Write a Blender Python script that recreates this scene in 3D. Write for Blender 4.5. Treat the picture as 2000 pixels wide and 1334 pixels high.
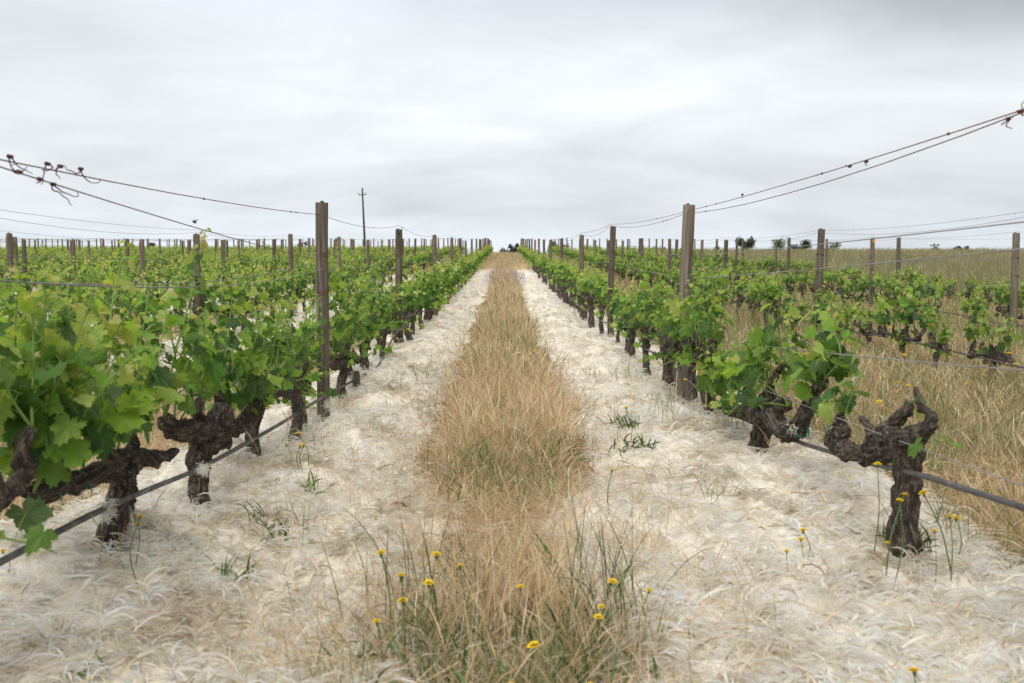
import bpy, math, random
import numpy as np
from mathutils import Vector, Euler, Matrix

for o in list(bpy.data.objects): bpy.data.objects.remove(o)
SC = bpy.context.scene
C = SC.collection
R = math.radians
rng = np.random.default_rng(7)
random.seed(7)

# ------------------------------------------------------------------ camera
CAM_H = 1.11
F = 2000*35/36.0
PITCH = math.atan(144/F); YAW = -math.atan(15/F)
cam_d = bpy.data.cameras.new('camera'); cam = bpy.data.objects.new('camera', cam_d); C.objects.link(cam)
cam_d.lens = 35; cam_d.sensor_width = 36; cam_d.clip_start = .05; cam_d.clip_end = 6000
cam.location = (0, 0, CAM_H); cam.rotation_euler = (math.pi/2-PITCH, 0, YAW)
cam_d.dof.use_dof = True; cam_d.dof.focus_distance = 8.5; cam_d.dof.aperture_fstop = 5.0
SC.camera = cam
CM = Euler(cam.rotation_euler).to_matrix()

# ------------------------------------------------------------------ world: overcast sky
W = bpy.data.worlds.new('World'); SC.world = W; W.use_nodes = True
SUN_EL, SUN_ROT = R(62), R(188)
def build_world():
    nt = W.node_tree; N = nt.nodes; L = nt.links; N.clear()
    out = N.new('ShaderNodeOutputWorld'); bg = N.new('ShaderNodeBackground')
    tc = N.new('ShaderNodeTexCoord'); sep = N.new('ShaderNodeSeparateXYZ')
    L.new(tc.outputs['Generated'], sep.inputs[0])
    def m(op, a, b=None, clamp=False):
        n = N.new('ShaderNodeMath'); n.operation = op; n.use_clamp = clamp
        for i, v in enumerate((a, b)):
            if v is None: continue
            if isinstance(v, (int, float)): n.inputs[i].default_value = v
            else: L.new(v, n.inputs[i])
        return n.outputs[0]
    z = sep.outputs[2]
    den = m('ADD', m('MAXIMUM', z, 0.0), 0.26)
    px = m('DIVIDE', sep.outputs[0], den); py = m('DIVIDE', sep.outputs[1], den)
    cmb = N.new('ShaderNodeCombineXYZ'); L.new(px, cmb.inputs[0]); L.new(py, cmb.inputs[1])
    def noise(scale, off, det=5, rough=.5, sx=1, sy=1, dist=0):
        mp = N.new('ShaderNodeMapping'); mp.inputs['Location'].default_value = off
        mp.inputs['Scale'].default_value = (sx, sy, 1)
        L.new(cmb.outputs[0], mp.inputs[0])
        n = N.new('ShaderNodeTexNoise'); n.inputs['Scale'].default_value = scale
        n.inputs['Detail'].default_value = det; n.inputs['Roughness'].default_value = rough
        n.inputs['Distortion'].default_value = dist
        L.new(mp.outputs[0], n.inputs[0]); return n.outputs[0]
    n1 = noise(1.15, (3.1, 7.3, 0), 4, .5, .8, 1.0, .4)
    n2 = noise(3.6, (1.0, 2.2, 0), 6, .55, .7, 1.0, .6)
    ramp = N.new('ShaderNodeValToRGB'); L.new(z, ramp.inputs[0])
    cr = ramp.color_ramp; cr.interpolation = 'B_SPLINE'
    st = [(0.0, (.59, .635, .68)), (.045, (.57, .61, .655)), (.085, (.645, .68, .71)), (.14, (.69, .712, .73)),
          (.215, (.655, .685, .715)), (.27, (.61, .65, .71)), (.42, (1.0, 1.01, 1.03)), (1.0, (1.62, 1.61, 1.60))]
    cr.elements[0].position, cr.elements[0].color = st[0][0], st[0][1]+(1,)
    cr.elements[1].position, cr.elements[1].color = st[-1][0], st[-1][1]+(1,)
    for p, c in st[1:-1]:
        e = cr.elements.new(p); e.color = c+(1,)
    # cloud modulation
    a = m('SUBTRACT', n1, .5); b = m('SUBTRACT', n2, .5)
    mod = m('ADD', m('MULTIPLY', a, .75), m('MULTIPLY', b, .30))
    # darker bank high on the right (a real cloud bank in that part of the sky)
    right = m('MULTIPLY', m('MULTIPLY', m('SUBTRACT', z, .16, True), 8.0), m('MINIMUM', m('MAXIMUM', m('ADD', m('MULTIPLY', sep.outputs[0], 1.9), .08), 0.0), 1.0), True)
    mod = m('SUBTRACT', m('SUBTRACT', mod, m('MULTIPLY', right, .80)), .03)
    fac = m('ADD', 1.0, mod)
    mul = N.new('ShaderNodeVectorMath'); mul.operation = 'SCALE'
    L.new(ramp.outputs[0], mul.inputs[0]); L.new(fac, mul.inputs['Scale'])
    sky = N.new('ShaderNodeTexSky'); sky.sky_type = 'NISHITA'; sky.sun_disc = False
    sky.sun_elevation = SUN_EL; sky.sun_rotation = SUN_ROT
    sk = N.new('ShaderNodeVectorMath'); sk.operation = 'SCALE'; sk.inputs['Scale'].default_value = .08
    L.new(sky.outputs[0], sk.inputs[0])
    mix = N.new('ShaderNodeMixRGB'); mix.inputs[0].default_value = .96   # cloud cover
    L.new(sk.outputs[0], mix.inputs[1]); L.new(mul.outputs[0], mix.inputs[2])
    L.new(mix.outputs[0], bg.inputs[0]); bg.inputs[1].default_value = 1.0
    L.new(bg.outputs[0], out.inputs[0])
build_world()
sd = bpy.data.lights.new('sun', 'SUN'); sun = bpy.data.objects.new('sun', sd); C.objects.link(sun)
sd.energy = 1.6; sd.angle = R(40); sd.color = (1, .955, .89)
sun.rotation_euler = (R(90)-SUN_EL, 0, R(8))

SC.view_settings.view_transform = 'Standard'; SC.view_settings.look = 'None'
SC.view_settings.exposure = 0.45; SC.view_settings.gamma = 1.0
SC.render.engine = 'CYCLES'
SC.cycles.max_bounces = 6; SC.cycles.diffuse_bounces = 3; SC.cycles.transmission_bounces = 3

# ------------------------------------------------------------------ noise (numpy value noise)
_perm = np.random.default_rng(3).permutation(512).astype(np.int64)
_val = np.random.default_rng(4).random(512)
def _h(i, j, k): return _val[(_perm[(_perm[(_perm[i & 511]+j) & 511]+k) & 511])]
def vn(x, y, z=0.0):
    x, y, z = np.broadcast_arrays(np.asarray(x, float), np.asarray(y, float), np.asarray(z, float))
    xi, yi, zi = np.floor(x).astype(np.int64), np.floor(y).astype(np.int64), np.floor(z).astype(np.int64)
    fx, fy, fz = x-xi, y-yi, z-zi
    fx, fy, fz = fx*fx*(3-2*fx), fy*fy*(3-2*fy), fz*fz*(3-2*fz)
    r = 0
    for a in (0, 1):
        for b in (0, 1):
            for c in (0, 1):
                r = r + _h(xi+a, yi+b, zi+c)*(fx if a else 1-fx)*(fy if b else 1-fy)*(fz if c else 1-fz)
    return r-.5
def fbm(x, y, z=0.0, o=3):
    r, a = 0, 1.0
    for i in range(o):
        r = r + a*vn(x*2**i+17.3*i, y*2**i+5.1*i, np.asarray(z)*2**i); a *= .5
    return r
def sstep(a, b, x):
    t = np.clip((x-a)/(b-a), 0, 1); return t*t*(3-2*t)

# ------------------------------------------------------------------ terrain
XL, XR, RS = -1.36, 1.47, 2.86
PY = np.array([-400, -40, 0, 8, 13, 18, 23, 35, 55, 75, 90, 100, 112, 130, 170, 300, 4000.])
PZ = np.array([-1, -.2, .0, 0, .01, .085, .19, .5, 1.11, 1.72, 2.12, 2.27, 2.33, 2.1, 1.2, .6, .5])
_yy = np.arange(-60, 320, 1.0); _zz = np.interp(_yy, PY, PZ)
_k = np.hanning(11); _k /= _k.sum(); _zz = np.convolve(np.pad(_zz, 5, mode='edge'), _k, 'valid')
BUMPS = []          # small heaps and dips that settle the ground at the nearest trunks and posts
def hgt(x, y):
    x = np.asarray(x, float); y = np.asarray(y, float)
    z = np.where((y > -60) & (y < 318), np.interp(y, _yy, _zz), np.interp(y, PY, PZ))
    z = z - .014*np.clip(-x-2, 0, 12)*np.exp(-np.clip(y-10, 0, 200)/30)
    z = z + .0*x
    z = z + .05*np.exp(-((x-XL)/.6)**2)*np.exp(-((y-3.4)/2.0)**2)
    z = z - .06*np.exp(-((x-XL)/.6)**2)*np.exp(-((y-7.6)/1.4)**2)
    for bx, by, e in BUMPS: z = z+e*np.exp(-((x-bx)/.5)**2-((y-by)/.6)**2)
    near = np.exp(-np.clip(y-5, 0, 500)/60)
    z = z + near*(.035*fbm(x*.8, y*.8, 1.5, 2))
    return z
def hz(x, y): return float(surf(x, y))          # the surface things stand on

def ray(px, py):
    return CM @ Vector(((px-1000)/F, -(py-667)/F, -1))
def onX(px, py, X):                       # a point of the vertical plane of a vine row
    d = ray(px, py); t = X/d.x; return Vector((X, d.y*t, CAM_H+d.z*t))
TT = np.concatenate([np.arange(.5, 15, .01), np.arange(15, 130, .05)])
def hit(px, py, q):
    d = ray(px, py); X, Y = d.x*TT, d.y*TT; b = CAM_H+d.z*TT < surf(X, Y)+q; i = int(np.argmax(b)) if b.any() else len(TT)-1
    return Vector((X[i], Y[i], float(surf(X[i], Y[i]))))
def onG(px, py, dz=0.0):
    return hit(px, py, dz)
    
    d = ray(px, py); t = .5
    while t < 200:
        if CAM_H+d.z*t < hz(d.x*t, d.y*t)+dz: break
        t += .02
    return Vector((d.x*t, d.y*t, hz(d.x*t, d.y*t)))

# ------------------------------------------------------------------ mesh helpers
def mk_mesh(name, V, polys, col=None, uv=None, smooth=True, mats=None, matidx=None):
    """polys: list of int arrays (n,k)"""
    me = bpy.data.meshes.new(name)
    V = np.asarray(V, np.float32)
    me.vertices.add(len(V)); me.vertices.foreach_set('co', V.ravel())
    loops = np.concatenate([p.ravel() for p in polys]).astype(np.int32)
    tot = np.concatenate([np.full(len(p), p.shape[1], np.int32) for p in polys])
    st = np.concatenate([[0], np.cumsum(tot)[:-1]]).astype(np.int32)
    me.loops.add(len(loops)); me.loops.foreach_set('vertex_index', loops)
    me.polygons.add(len(tot)); me.polygons.foreach_set('loop_start', st); me.polygons.foreach_set('loop_total', tot)
    if smooth: me.polygons.foreach_set('use_smooth', np.ones(len(tot), bool))
    if matidx is not None: me.polygons.foreach_set('material_index', matidx.astype(np.int32))
    if col is not None:
        a = me.color_attributes.new('Col', 'FLOAT_COLOR', 'POINT')
        c = np.ones((len(V), 4), np.float32); c[:, :3] = col; a.data.foreach_set('color', c.ravel())
    if uv is not None:
        u = me.uv_layers.new(name='UVMap'); u.data.foreach_set('uv', np.asarray(uv, np.float32)[loops].ravel())
    me.update(calc_edges=True); me.validate()
    for m in (mats or []): me.materials.append(m)
    return me
def link(name, me, parent=None, loc=None):
    o = bpy.data.objects.new(name, me); C.objects.link(o)
    if parent: o.parent = parent
    if loc is not None: o.location = loc
    return o
def tag(o, label=None, cat=None, group=None, kind=None):
    if label: o['label'] = label
    if cat: o['category'] = cat
    if group: o['group'] = group
    if kind: o['kind'] = kind
    return o
class MB:
    def __init__(s): s.V = []; s.P = []; s.n = 0; s.c = []
    def add(s, V, P, col=None):
        V = np.asarray(V, float); s.V.append(V)
        for p in P: s.P.append(np.asarray(p, int)+s.n)
        s.n += len(V); s.c.append(np.tile(col if col is not None else (1, 1, 1), (len(V), 1)) if (col is None or np.ndim(col) == 1) else col)
    def tube(s, pts, rad, n=8, col=None, wob=0.0, cap=True):
        pts = np.asarray(pts, float); m = len(pts); rad = np.broadcast_to(np.asarray(rad, float), (m,))
        T = np.gradient(pts, axis=0); T /= np.linalg.norm(T, axis=1)[:, None]+1e-9
        up = np.array([0, 0, 1.]) if abs(T[0][2]) < .9 else np.array([1., 0, 0])
        u = np.cross(T[0], up); u /= np.linalg.norm(u)
        V = []; ang = np.linspace(0, 2*np.pi, n, endpoint=False)
        for i in range(m):
            u = u-T[i]*np.dot(u, T[i]); u /= np.linalg.norm(u)+1e-9
            v = np.cross(T[i], u)
            rr = rad[i]*(1+wob*vn(np.cos(ang)*1.5+i*.7, np.sin(ang)*1.5, i*.3+pts[0][0]*9))
            V.append(pts[i]+np.outer(np.cos(ang)*rr, u)+np.outer(np.sin(ang)*rr, v))
        V = np.concatenate(V)
        i, j = np.meshgrid(np.arange(m-1), np.arange(n), indexing='ij'); i = i.ravel(); j = j.ravel(); k = (j+1) % n
        P = [np.stack([i*n+j, i*n+k, (i+1)*n+k, (i+1)*n+j], 1)]
        if cap:
            V = np.concatenate([V, pts[:1], pts[-1:]]); a = np.arange(n); b = (a+1) % n
            P.append(np.stack([b, a, np.full(n, m*n)], 1)); P.append(np.stack([(m-1)*n+a, (m-1)*n+b, np.full(n, m*n+1)], 1))
        s.add(V, P, col)
    def ball(s, c, r, n=8, col=None):
        c = np.asarray(c, float); r = np.broadcast_to(np.asarray(r, float), (3,))
        th = np.linspace(0, np.pi, n//2+2)[1:-1]; ph = np.linspace(0, 2*np.pi, n, endpoint=False)
        V = np.array([[math.sin(t)*math.cos(p), math.sin(t)*math.sin(p), math.cos(t)] for t in th for p in ph])*r+c
        V = np.concatenate([V, [c+[0, 0, r[2]], c-[0, 0, r[2]]]]); m = len(th)
        i, j = np.meshgrid(np.arange(m-1), np.arange(n), indexing='ij'); i = i.ravel(); j = j.ravel(); k = (j+1) % n
        a = np.arange(n); b = (a+1) % n
        s.add(V, [np.stack([i*n+k, i*n+j, (i+1)*n+j, (i+1)*n+k], 1), np.stack([a, b, np.full(n, m*n)], 1),
                  np.stack([(m-1)*n+b, (m-1)*n+a, np.full(n, m*n+1)], 1)], col)
    def mesh(s, name, mat=None, smooth=True, usecol=False):
        return mk_mesh(name, np.concatenate(s.V), s.P, np.concatenate(s.c) if usecol else None, None, smooth, [mat] if mat else None)

def catmull(P, n=6):
    P = np.asarray(P, float)
    if len(P) < 3:
        t = np.linspace(0, 1, n+1)[:, None]; return P[0]*(1-t)+P[-1]*t
    Q = np.vstack([2*P[0]-P[1], P, 2*P[-1]-P[-2]]); out = []
    for i in range(1, len(Q)-2):
        for t in np.linspace(0, 1, n, endpoint=False):
            out.append(.5*((2*Q[i])+(-Q[i-1]+Q[i+1])*t+(2*Q[i-1]-5*Q[i]+4*Q[i+1]-Q[i+2])*t*t+(-Q[i-1]+3*Q[i]-3*Q[i+1]+Q[i+2])*t**3))
    out.append(P[-1]); return np.array(out)

# ------------------------------------------------------------------ materials
def new_mat(name):
    m = bpy.data.materials.new(name); m.use_nodes = True; nt = m.node_tree; nt.nodes.clear()
    out = nt.nodes.new('ShaderNodeOutputMaterial'); return m, nt.nodes, nt.links, out
def mth(N, L, op, a, b=None, c=None, clamp=False):
    n = N.new('ShaderNodeMath'); n.operation = op; n.use_clamp = clamp
    for i, v in enumerate((a, b, c)):
        if v is None: continue
        if isinstance(v, (int, float)): n.inputs[i].default_value = v
        else: L.new(v, n.inputs[i])
    return n.outputs[0]
def mixc(N, L, f, a, b, mode='MIX'):
    n = N.new('ShaderNodeMixRGB'); n.blend_type = mode
    for i, v in enumerate((f, a, b)):
        if isinstance(v, (int, float)): n.inputs[i].default_value = v
        elif isinstance(v, tuple): n.inputs[i].default_value = v+(1,) if len(v) == 3 else v
        else: L.new(v, n.inputs[i])
    return n.outputs[0]
def nz(N, L, vec, scale, det=4, rough=.55, sc=None):
    if sc is not None:
        mp = N.new('ShaderNodeMapping'); mp.inputs['Scale'].default_value = sc; L.new(vec, mp.inputs[0]); vec = mp.outputs[0]
    n = N.new('ShaderNodeTexNoise'); n.inputs['Scale'].default_value = scale; n.inputs['Detail'].default_value = det
    n.inputs['Roughness'].default_value = rough; L.new(vec, n.inputs[0]); return n.outputs[0]
def ramp(N, L, fac, stops):
    r = N.new('ShaderNodeValToRGB'); L.new(fac, r.inputs[0]); e = r.color_ramp.elements
    e[0].position, e[0].color = stops[0][0], stops[0][1]+(1,); e[1].position, e[1].color = stops[-1][0], stops[-1][1]+(1,)
    for p, c in stops[1:-1]:
        x = e.new(p); x.color = c+(1,)
    return r.outputs[0]
def pbsdf(N, L, out, col, rough=.8, bump=None, bstr=.5, bdist=.01, metal=0.0, spec=.3):
    p = N.new('ShaderNodeBsdfPrincipled')
    if isinstance(col, tuple): p.inputs['Base Color'].default_value = col+(1,)
    else: L.new(col, p.inputs['Base Color'])
    if isinstance(rough, float): p.inputs['Roughness'].default_value = rough
    else: L.new(rough, p.inputs['Roughness'])
    p.inputs['Metallic'].default_value = metal; p.inputs['Specular IOR Level'].default_value = spec
    if bump is not None:
        b = N.new('ShaderNodeBump'); b.inputs['Strength'].default_value = bstr; b.inputs['Distance'].default_value = bdist
        L.new(bump, b.inputs['Height']); L.new(b.outputs[0], p.inputs['Normal'])
    L.new(p.outputs[0], out.inputs[0]); return p
def ocoord(N, kind='Object'): return N.new('ShaderNodeTexCoord').outputs[kind]

def mat_ground():
    m, N, L, out = new_mat('dry_soil'); g = N.new('ShaderNodeNewGeometry').outputs['Position']
    a = nz(N, L, g, 1.3, 5); b = nz(N, L, g, 22, 6, .7); c = nz(N, L, g, 90, 3, .6)
    col = ramp(N, L, b, [(.3, (.16, .115, .07)), (.5, (.33, .25, .15)), (.7, (.50, .40, .26))])
    gr = ramp(N, L, c, [(.35, (.08, .10, .03)), (.65, (.20, .20, .09))])
    col = mixc(N, L, mth(N, L, 'MULTIPLY', mth(N, L, 'SUBTRACT', a, .42, clamp=True), 3.0, clamp=True), col, gr)
    pbsdf(N, L, out, col, .95, b, .8, .03, spec=.1); return m
def mat_mulch():
    m, N, L, out = new_mat('feather_mulch_base'); g = N.new('ShaderNodeNewGeometry').outputs['Position']
    a = nz(N, L, g, 26, 6, .7); b = nz(N, L, g, 6, 4, .6); c = nz(N, L, g, 120, 3, .6)
    col = ramp(N, L, a, [(.26, (.25, .17, .10)), (.35, (.60, .49, .36)), (.45, (.88, .81, .69)), (.7, (.94, .91, .85))])
    col2 = ramp(N, L, b, [(.32, (.86, .78, .68)), (.5, (1, 1, 1))])
    col = mixc(N, L, 1.0, col, col2, 'MULTIPLY')
    h = mth(N, L, 'ADD', a, mth(N, L, 'MULTIPLY', c, .5))
    pbsdf(N, L, out, col, .9, h, .9, .02, spec=.1); return m
def mat_attr(name, trans=.25, rough=.7, spec=.2):
    """soft plant fibres; colour comes from the per-blade colour attribute"""
    m, N, L, out = new_mat(name); a = N.new('ShaderNodeVertexColor'); a.layer_name = 'Col'
    p = N.new('ShaderNodeBsdfPrincipled'); p.inputs['Roughness'].default_value = rough; p.inputs['Specular IOR Level'].default_value = spec
    L.new(a.outputs[0], p.inputs['Base Color'])
    t = N.new('ShaderNodeBsdfTranslucent'); L.new(a.outputs[0], t.inputs[0])
    mx = N.new('ShaderNodeMixShader'); mx.inputs[0].default_value = trans
    L.new(p.outputs[0], mx.inputs[1]); L.new(t.outputs[0], mx.inputs[2]); L.new(mx.outputs[0], out.inputs[0]); return m
def mat_leaf(veins):
    m, N, L, out = new_mat('vine_leaf' if veins else 'vine_leaf_far'); a = N.new('ShaderNodeVertexColor'); a.layer_name = 'Col'
    col = a.outputs[0]; geo = N.new('ShaderNodeNewGeometry'); bump = None
    if veins:
        uvn = N.new('ShaderNodeUVMap'); uvn.uv_map = 'UVMap'; s = N.new('ShaderNodeSeparateXYZ'); L.new(uvn.outputs[0], s.inputs[0])
        x, y = s.outputs[0], s.outputs[1]; ds = []
        for deg in (90, 42, 138, -14, 194):
            cx, sx = math.cos(R(deg)), math.sin(R(deg))
            cr = mth(N, L, 'ABSOLUTE', mth(N, L, 'SUBTRACT', mth(N, L, 'MULTIPLY', x, sx), mth(N, L, 'MULTIPLY', y, cx)))
            dt = mth(N, L, 'ADD', mth(N, L, 'MULTIPLY', x, cx), mth(N, L, 'MULTIPLY', y, sx))
            pen = mth(N, L, 'MULTIPLY', mth(N, L, 'LESS_THAN', dt, -.02), 9.0)
            # side veins leave the main vein at a slant
            sv = mth(N, L, 'PINGPONG', mth(N, L, 'SUBTRACT', dt, mth(N, L, 'MULTIPLY', cr, .9)), .085)
            ds.append((mth(N, L, 'ADD', cr, pen), mth(N, L, 'ADD', sv, pen), cr))
        d = ds[0][0]
        for k in ds[1:]: d = mth(N, L, 'MINIMUM', d, k[0])
        main = mth(N, L, 'SUBTRACT', 1.0, mth(N, L, 'MULTIPLY', d, 42.0, clamp=True), clamp=True)
        # side veins belong to the nearest main vein
        side = None
        for k in ds:
            near = mth(N, L, 'LESS_THAN', mth(N, L, 'SUBTRACT', k[0], d), .001)
            v = mth(N, L, 'MULTIPLY', near, mth(N, L, 'SUBTRACT', 1.0, mth(N, L, 'MULTIPLY', k[1], 55.0, clamp=True), clamp=True))
            side = v if side is None else mth(N, L, 'MAXIMUM', side, v)
        vn_ = mth(N, L, 'MAXIMUM', main, mth(N, L, 'MULTIPLY', side, .55))
        nn = nz(N, L, uvn.outputs[0], 7, 4)
        col = mixc(N, L, mth(N, L, 'MULTIPLY', nn, .5), col, mixc(N, L, 1.0, col, (.6, .68, .55), 'MULTIPLY'))
        col = mixc(N, L, mth(N, L, 'MULTIPLY', vn_, .55), col, mixc(N, L, .5, col, (.42, .55, .22)))
        bump = mth(N, L, 'ADD', mth(N, L, 'MULTIPLY', vn_, -.6), mth(N, L, 'MULTIPLY', nn, .8))
    back = mixc(N, L, .5, col, (.26, .34, .20))
    cc = mixc(N, L, geo.outputs['Backfacing'], col, back)
    p = N.new('ShaderNodeBsdfPrincipled'); p.inputs['Roughness'].default_value = .42; p.inputs['Specular IOR Level'].default_value = .38
    L.new(cc, p.inputs['Base Color'])
    if bump is not None:
        b = N.new('ShaderNodeBump'); b.inputs['Strength'].default_value = .45; b.inputs['Distance'].default_value = .004
        L.new(bump, b.inputs['Height']); L.new(b.outputs[0], p.inputs['Normal'])
    t = N.new('ShaderNodeBsdfTranslucent'); L.new(mixc(N, L, 1.0, col, (1.45, 1.4, .55), 'MULTIPLY'), t.inputs[0])
    mx = N.new('ShaderNodeMixShader'); mx.inputs[0].default_value = .5
    L.new(p.outputs[0], mx.inputs[1]); L.new(t.outputs[0], mx.inputs[2]); L.new(mx.outputs[0], out.inputs[0]); return m
def mat_bark():
    m, N, L, out = new_mat('vine_bark'); g = ocoord(N); fa = N.new('ShaderNodeAttribute'); fa.attribute_name = 'flow'; fv = N.new('ShaderNodeVectorMath'); fv.operation = 'ADD'
    L.new(fa.outputs['Vector'], fv.inputs[0]); fs = N.new('ShaderNodeVectorMath'); fs.operation = 'SCALE'; fs.inputs['Scale'].default_value = .15; L.new(g, fs.inputs[0]); L.new(fs.outputs[0], fv.inputs[1])
    a = nz(N, L, fv.outputs[0], 75, 6, .7); b = nz(N, L, g, 9, 4); w = nz(N, L, g, 120, 3, .6, (1, 1, .35))
    col = ramp(N, L, a, [(.34, (.018, .015, .013)), (.5, (.090, .073, .060)), (.62, (.29, .25, .21))])
    col = mixc(N, L, mth(N, L, 'MULTIPLY', b, .25), col, (.12, .09, .07))
    pbsdf(N, L, out, col, .92, mth(N, L, 'ADD', a, mth(N, L, 'MULTIPLY', w, .3)), 1.0, .012, spec=.15); return m
def mat_post():
    m, N, L, out = new_mat('weathered_wood'); g = ocoord(N); oi = N.new('ShaderNodeObjectInfo')
    vm = N.new('ShaderNodeVectorMath'); vm.operation = 'ADD'; L.new(g, vm.inputs[0])
    cb = N.new('ShaderNodeCombineXYZ'); r10 = mth(N, L, 'MULTIPLY', oi.outputs['Random'], 31.0); L.new(r10, cb.inputs[0]); L.new(r10, cb.inputs[2]); L.new(cb.outputs[0], vm.inputs[1])
    g = vm.outputs[0]
    a = nz(N, L, g, 1.0, 5, .6, (55, 55, 2.2)); b = nz(N, L, g, 1.0, 4, .6, (14, 14, 3)); c = nz(N, L, g, 1.0, 2, .5, (100, 100, 1.2))
    k = nz(N, L, g, 1.0, 2, .4, (11, 11, 5))
    col = ramp(N, L, a, [(.25, (.070, .058, .046)), (.5, (.160, .136, .108)), (.72, (.30, .265, .22))])
    col = mixc(N, L, mth(N, L, 'MULTIPLY', mth(N, L, 'SUBTRACT', b, .45, clamp=True), 2.2, clamp=True), col, (.17, .12, .09))
    crack = mth(N, L, 'MULTIPLY', mth(N, L, 'SUBTRACT', c, .63, clamp=True), 12.0, clamp=True)
    knot = mth(N, L, 'MULTIPLY', mth(N, L, 'SUBTRACT', k, .70, clamp=True), 16.0, clamp=True)
    col = mixc(N, L, mth(N, L, 'MAXIMUM', crack, knot), col, (.035, .025, .02))
    v = mth(N, L, 'ADD', .75, mth(N, L, 'MULTIPLY', oi.outputs['Random'], .5)); vs = N.new('ShaderNodeVectorMath'); vs.operation = 'SCALE'
    L.new(col, vs.inputs[0]); L.new(v, vs.inputs['Scale'])
    pbsdf(N, L, out, vs.outputs[0], .88, mth(N, L, 'SUBTRACT', a, crack), .7, .004, spec=.2); return m
def mat_simple(name, col, rough=.6, metal=0.0, var=.25, scale=40, spec=.3):
    m, N, L, out = new_mat(name); g = ocoord(N); a = nz(N, L, g, scale, 4)
    c = mixc(N, L, a, tuple(v*(1-var) for v in col), tuple(min(1, v*(1+var)) for v in col))
    pbsdf(N, L, out, c, rough, a, .3, .002, metal, spec); return m
def mat_wire(rust):
    m, N, L, out = new_mat('rusty_wire' if rust else 'galvanised_wire'); g = ocoord(N); a = nz(N, L, g, 7 if rust else 3, 5, .7)
    if rust: col = ramp(N, L, a, [(.35, (.11, .045, .032)), (.6, (.24, .085, .055)), (.75, (.28, .16, .13))])
    else: col = ramp(N, L, a, [(.35, (.19, .18, .18)), (.6, (.33, .32, .33)), (.72, (.25, .19, .17))])
    pbsdf(N, L, out, col, .6, None, metal=.2, spec=.4); return m
def mat_hose():
    m, N, L, out = new_mat('drip_hose_plastic'); g = ocoord(N); a = nz(N, L, g, 12, 5, .7); b = nz(N, L, g, 1.0, 3, .5, (40, 5, 40))
    col = ramp(N, L, a, [(.3, (.045, .043, .046)), (.55, (.10, .095, .10)), (.75, (.22, .20, .19))])
    col = mixc(N, L, mth(N, L, 'MULTIPLY', mth(N, L, 'SUBTRACT', b, .58, clamp=True), 5.0, clamp=True), col, (.30, .27, .24))
    pbsdf(N, L, out, col, .5, a, .2, .002, spec=.4); return m

M_ground, M_mulch = mat_ground(), mat_mulch()
M_strand = mat_attr('feather_strand', .42, .7, .15); M_grass = mat_attr('grass_blade', .3)
M_leaf, M_leaf_far = mat_leaf(True), mat_leaf(False)
M_bark, M_post = mat_bark(), mat_post()
M_shoot = mat_simple('green_shoot', (.20, .30, .08), .5, var=.35, scale=15)
M_stem = mat_simple('flower_stem', (.13, .19, .06), .6); M_petal = mat_simple('yellow_petal', (.85, .60, .02), .6, var=.15, scale=300)
M_rust, M_galv, M_hose = mat_wire(True), mat_wire(False), mat_hose()
M_tie = mat_simple('teal_plastic_tie', (.01, .28, .20), .4, var=.15); M_dark = mat_simple('dark_staple', (.05, .06, .05), .5, metal=.4)
M_pole = mat_simple('dark_pole_wood', (.07, .075, .06), .9); M_tendril = mat_simple('dried_tendril_bark', (.10, .055, .045), .9, var=.5, scale=60)
M_treeleaf = mat_attr('tree_leaf', .25)
M_paint = mat_simple('orange_paint', (.75, .38, .03), .7)

# ------------------------------------------------------------------ ground sheet
def warp_axis(segs):
    out = [segs[0][0]]
    for a, b, s in segs:
        n = max(1, int(round((b-a)/s))); out += list(np.linspace(a, b, n+1)[1:])
    return np.array(out)
def grid_mesh(name, xs, ys, zf, mat, keep=None):
    X, Y = np.meshgrid(xs, ys, indexing='ij'); Z = zf(X, Y); V = np.stack([X, Y, Z], -1).reshape(-1, 3)
    nx, ny = len(xs), len(ys); i, j = np.meshgrid(np.arange(nx-1), np.arange(ny-1), indexing='ij'); i = i.ravel(); j = j.ravel()
    q = np.stack([i*ny+j, (i+1)*ny+j, (i+1)*ny+j+1, i*ny+j+1], 1)
    if keep is not None:
        k = keep(X, Y).ravel(); q = q[(k[q]).any(1)]
        used = np.unique(q); mp = -np.ones(len(V), int); mp[used] = np.arange(len(used)); V = V[used]; q = mp[q]
    return mk_mesh(name, V, [q], mats=[mat])
xs = warp_axis([(-2500, -400, 300), (-400, -60, 20), (-60, -12, 2), (-12, -3, .3), (-3, 3, .1), (3, 14, .3), (14, 60, 2), (60, 400, 20), (400, 2500, 300)])
ys = warp_axis([(-400, -20, 40), (-20, 0, 2), (0, 12, .1), (12, 40, .4), (40, 130, 1.5), (130, 400, 15), (400, 3800, 200)])

# ------------------------------------------------------------------ mulch
ROWS_L = [XL-RS*k for k in range(16)]; ROWS_R = [XR+RS*k for k in range(4)]
def mulch_s(x, y):
    """signed distance-like: >0 where mulch lies"""
    ax = np.abs(x)
    n = .16*fbm(x*1.3+4, y*1.3, 2.2, 2)+.13*fbm(x*5, y*5, .7, 2)
    xi = .47 + .08*sstep(5.0, 9, y) - .30*np.exp(-((y-4.35)/.5)**2) - .22*sstep(4.4, 3.4, y) + .12*vn(y*.8, np.where(x > 0, 3.3, 9.9), 0)
    xo = np.where(x > 0, 1.98, 1.86) + .1*vn(y*.9, np.where(x > 0, 13.3, 19.9), 0)
    s = np.minimum(ax-xi, xo-ax)+n
    s = np.minimum(s, (56-y)*.2)
    for k in range(1, 6):
        r = ROWS_L[k]; s2 = .62-np.abs(x-r)+n+.1; s2 = np.minimum(s2, (44-y)*.2)
        s = np.maximum(s, s2)
    return s
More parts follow.
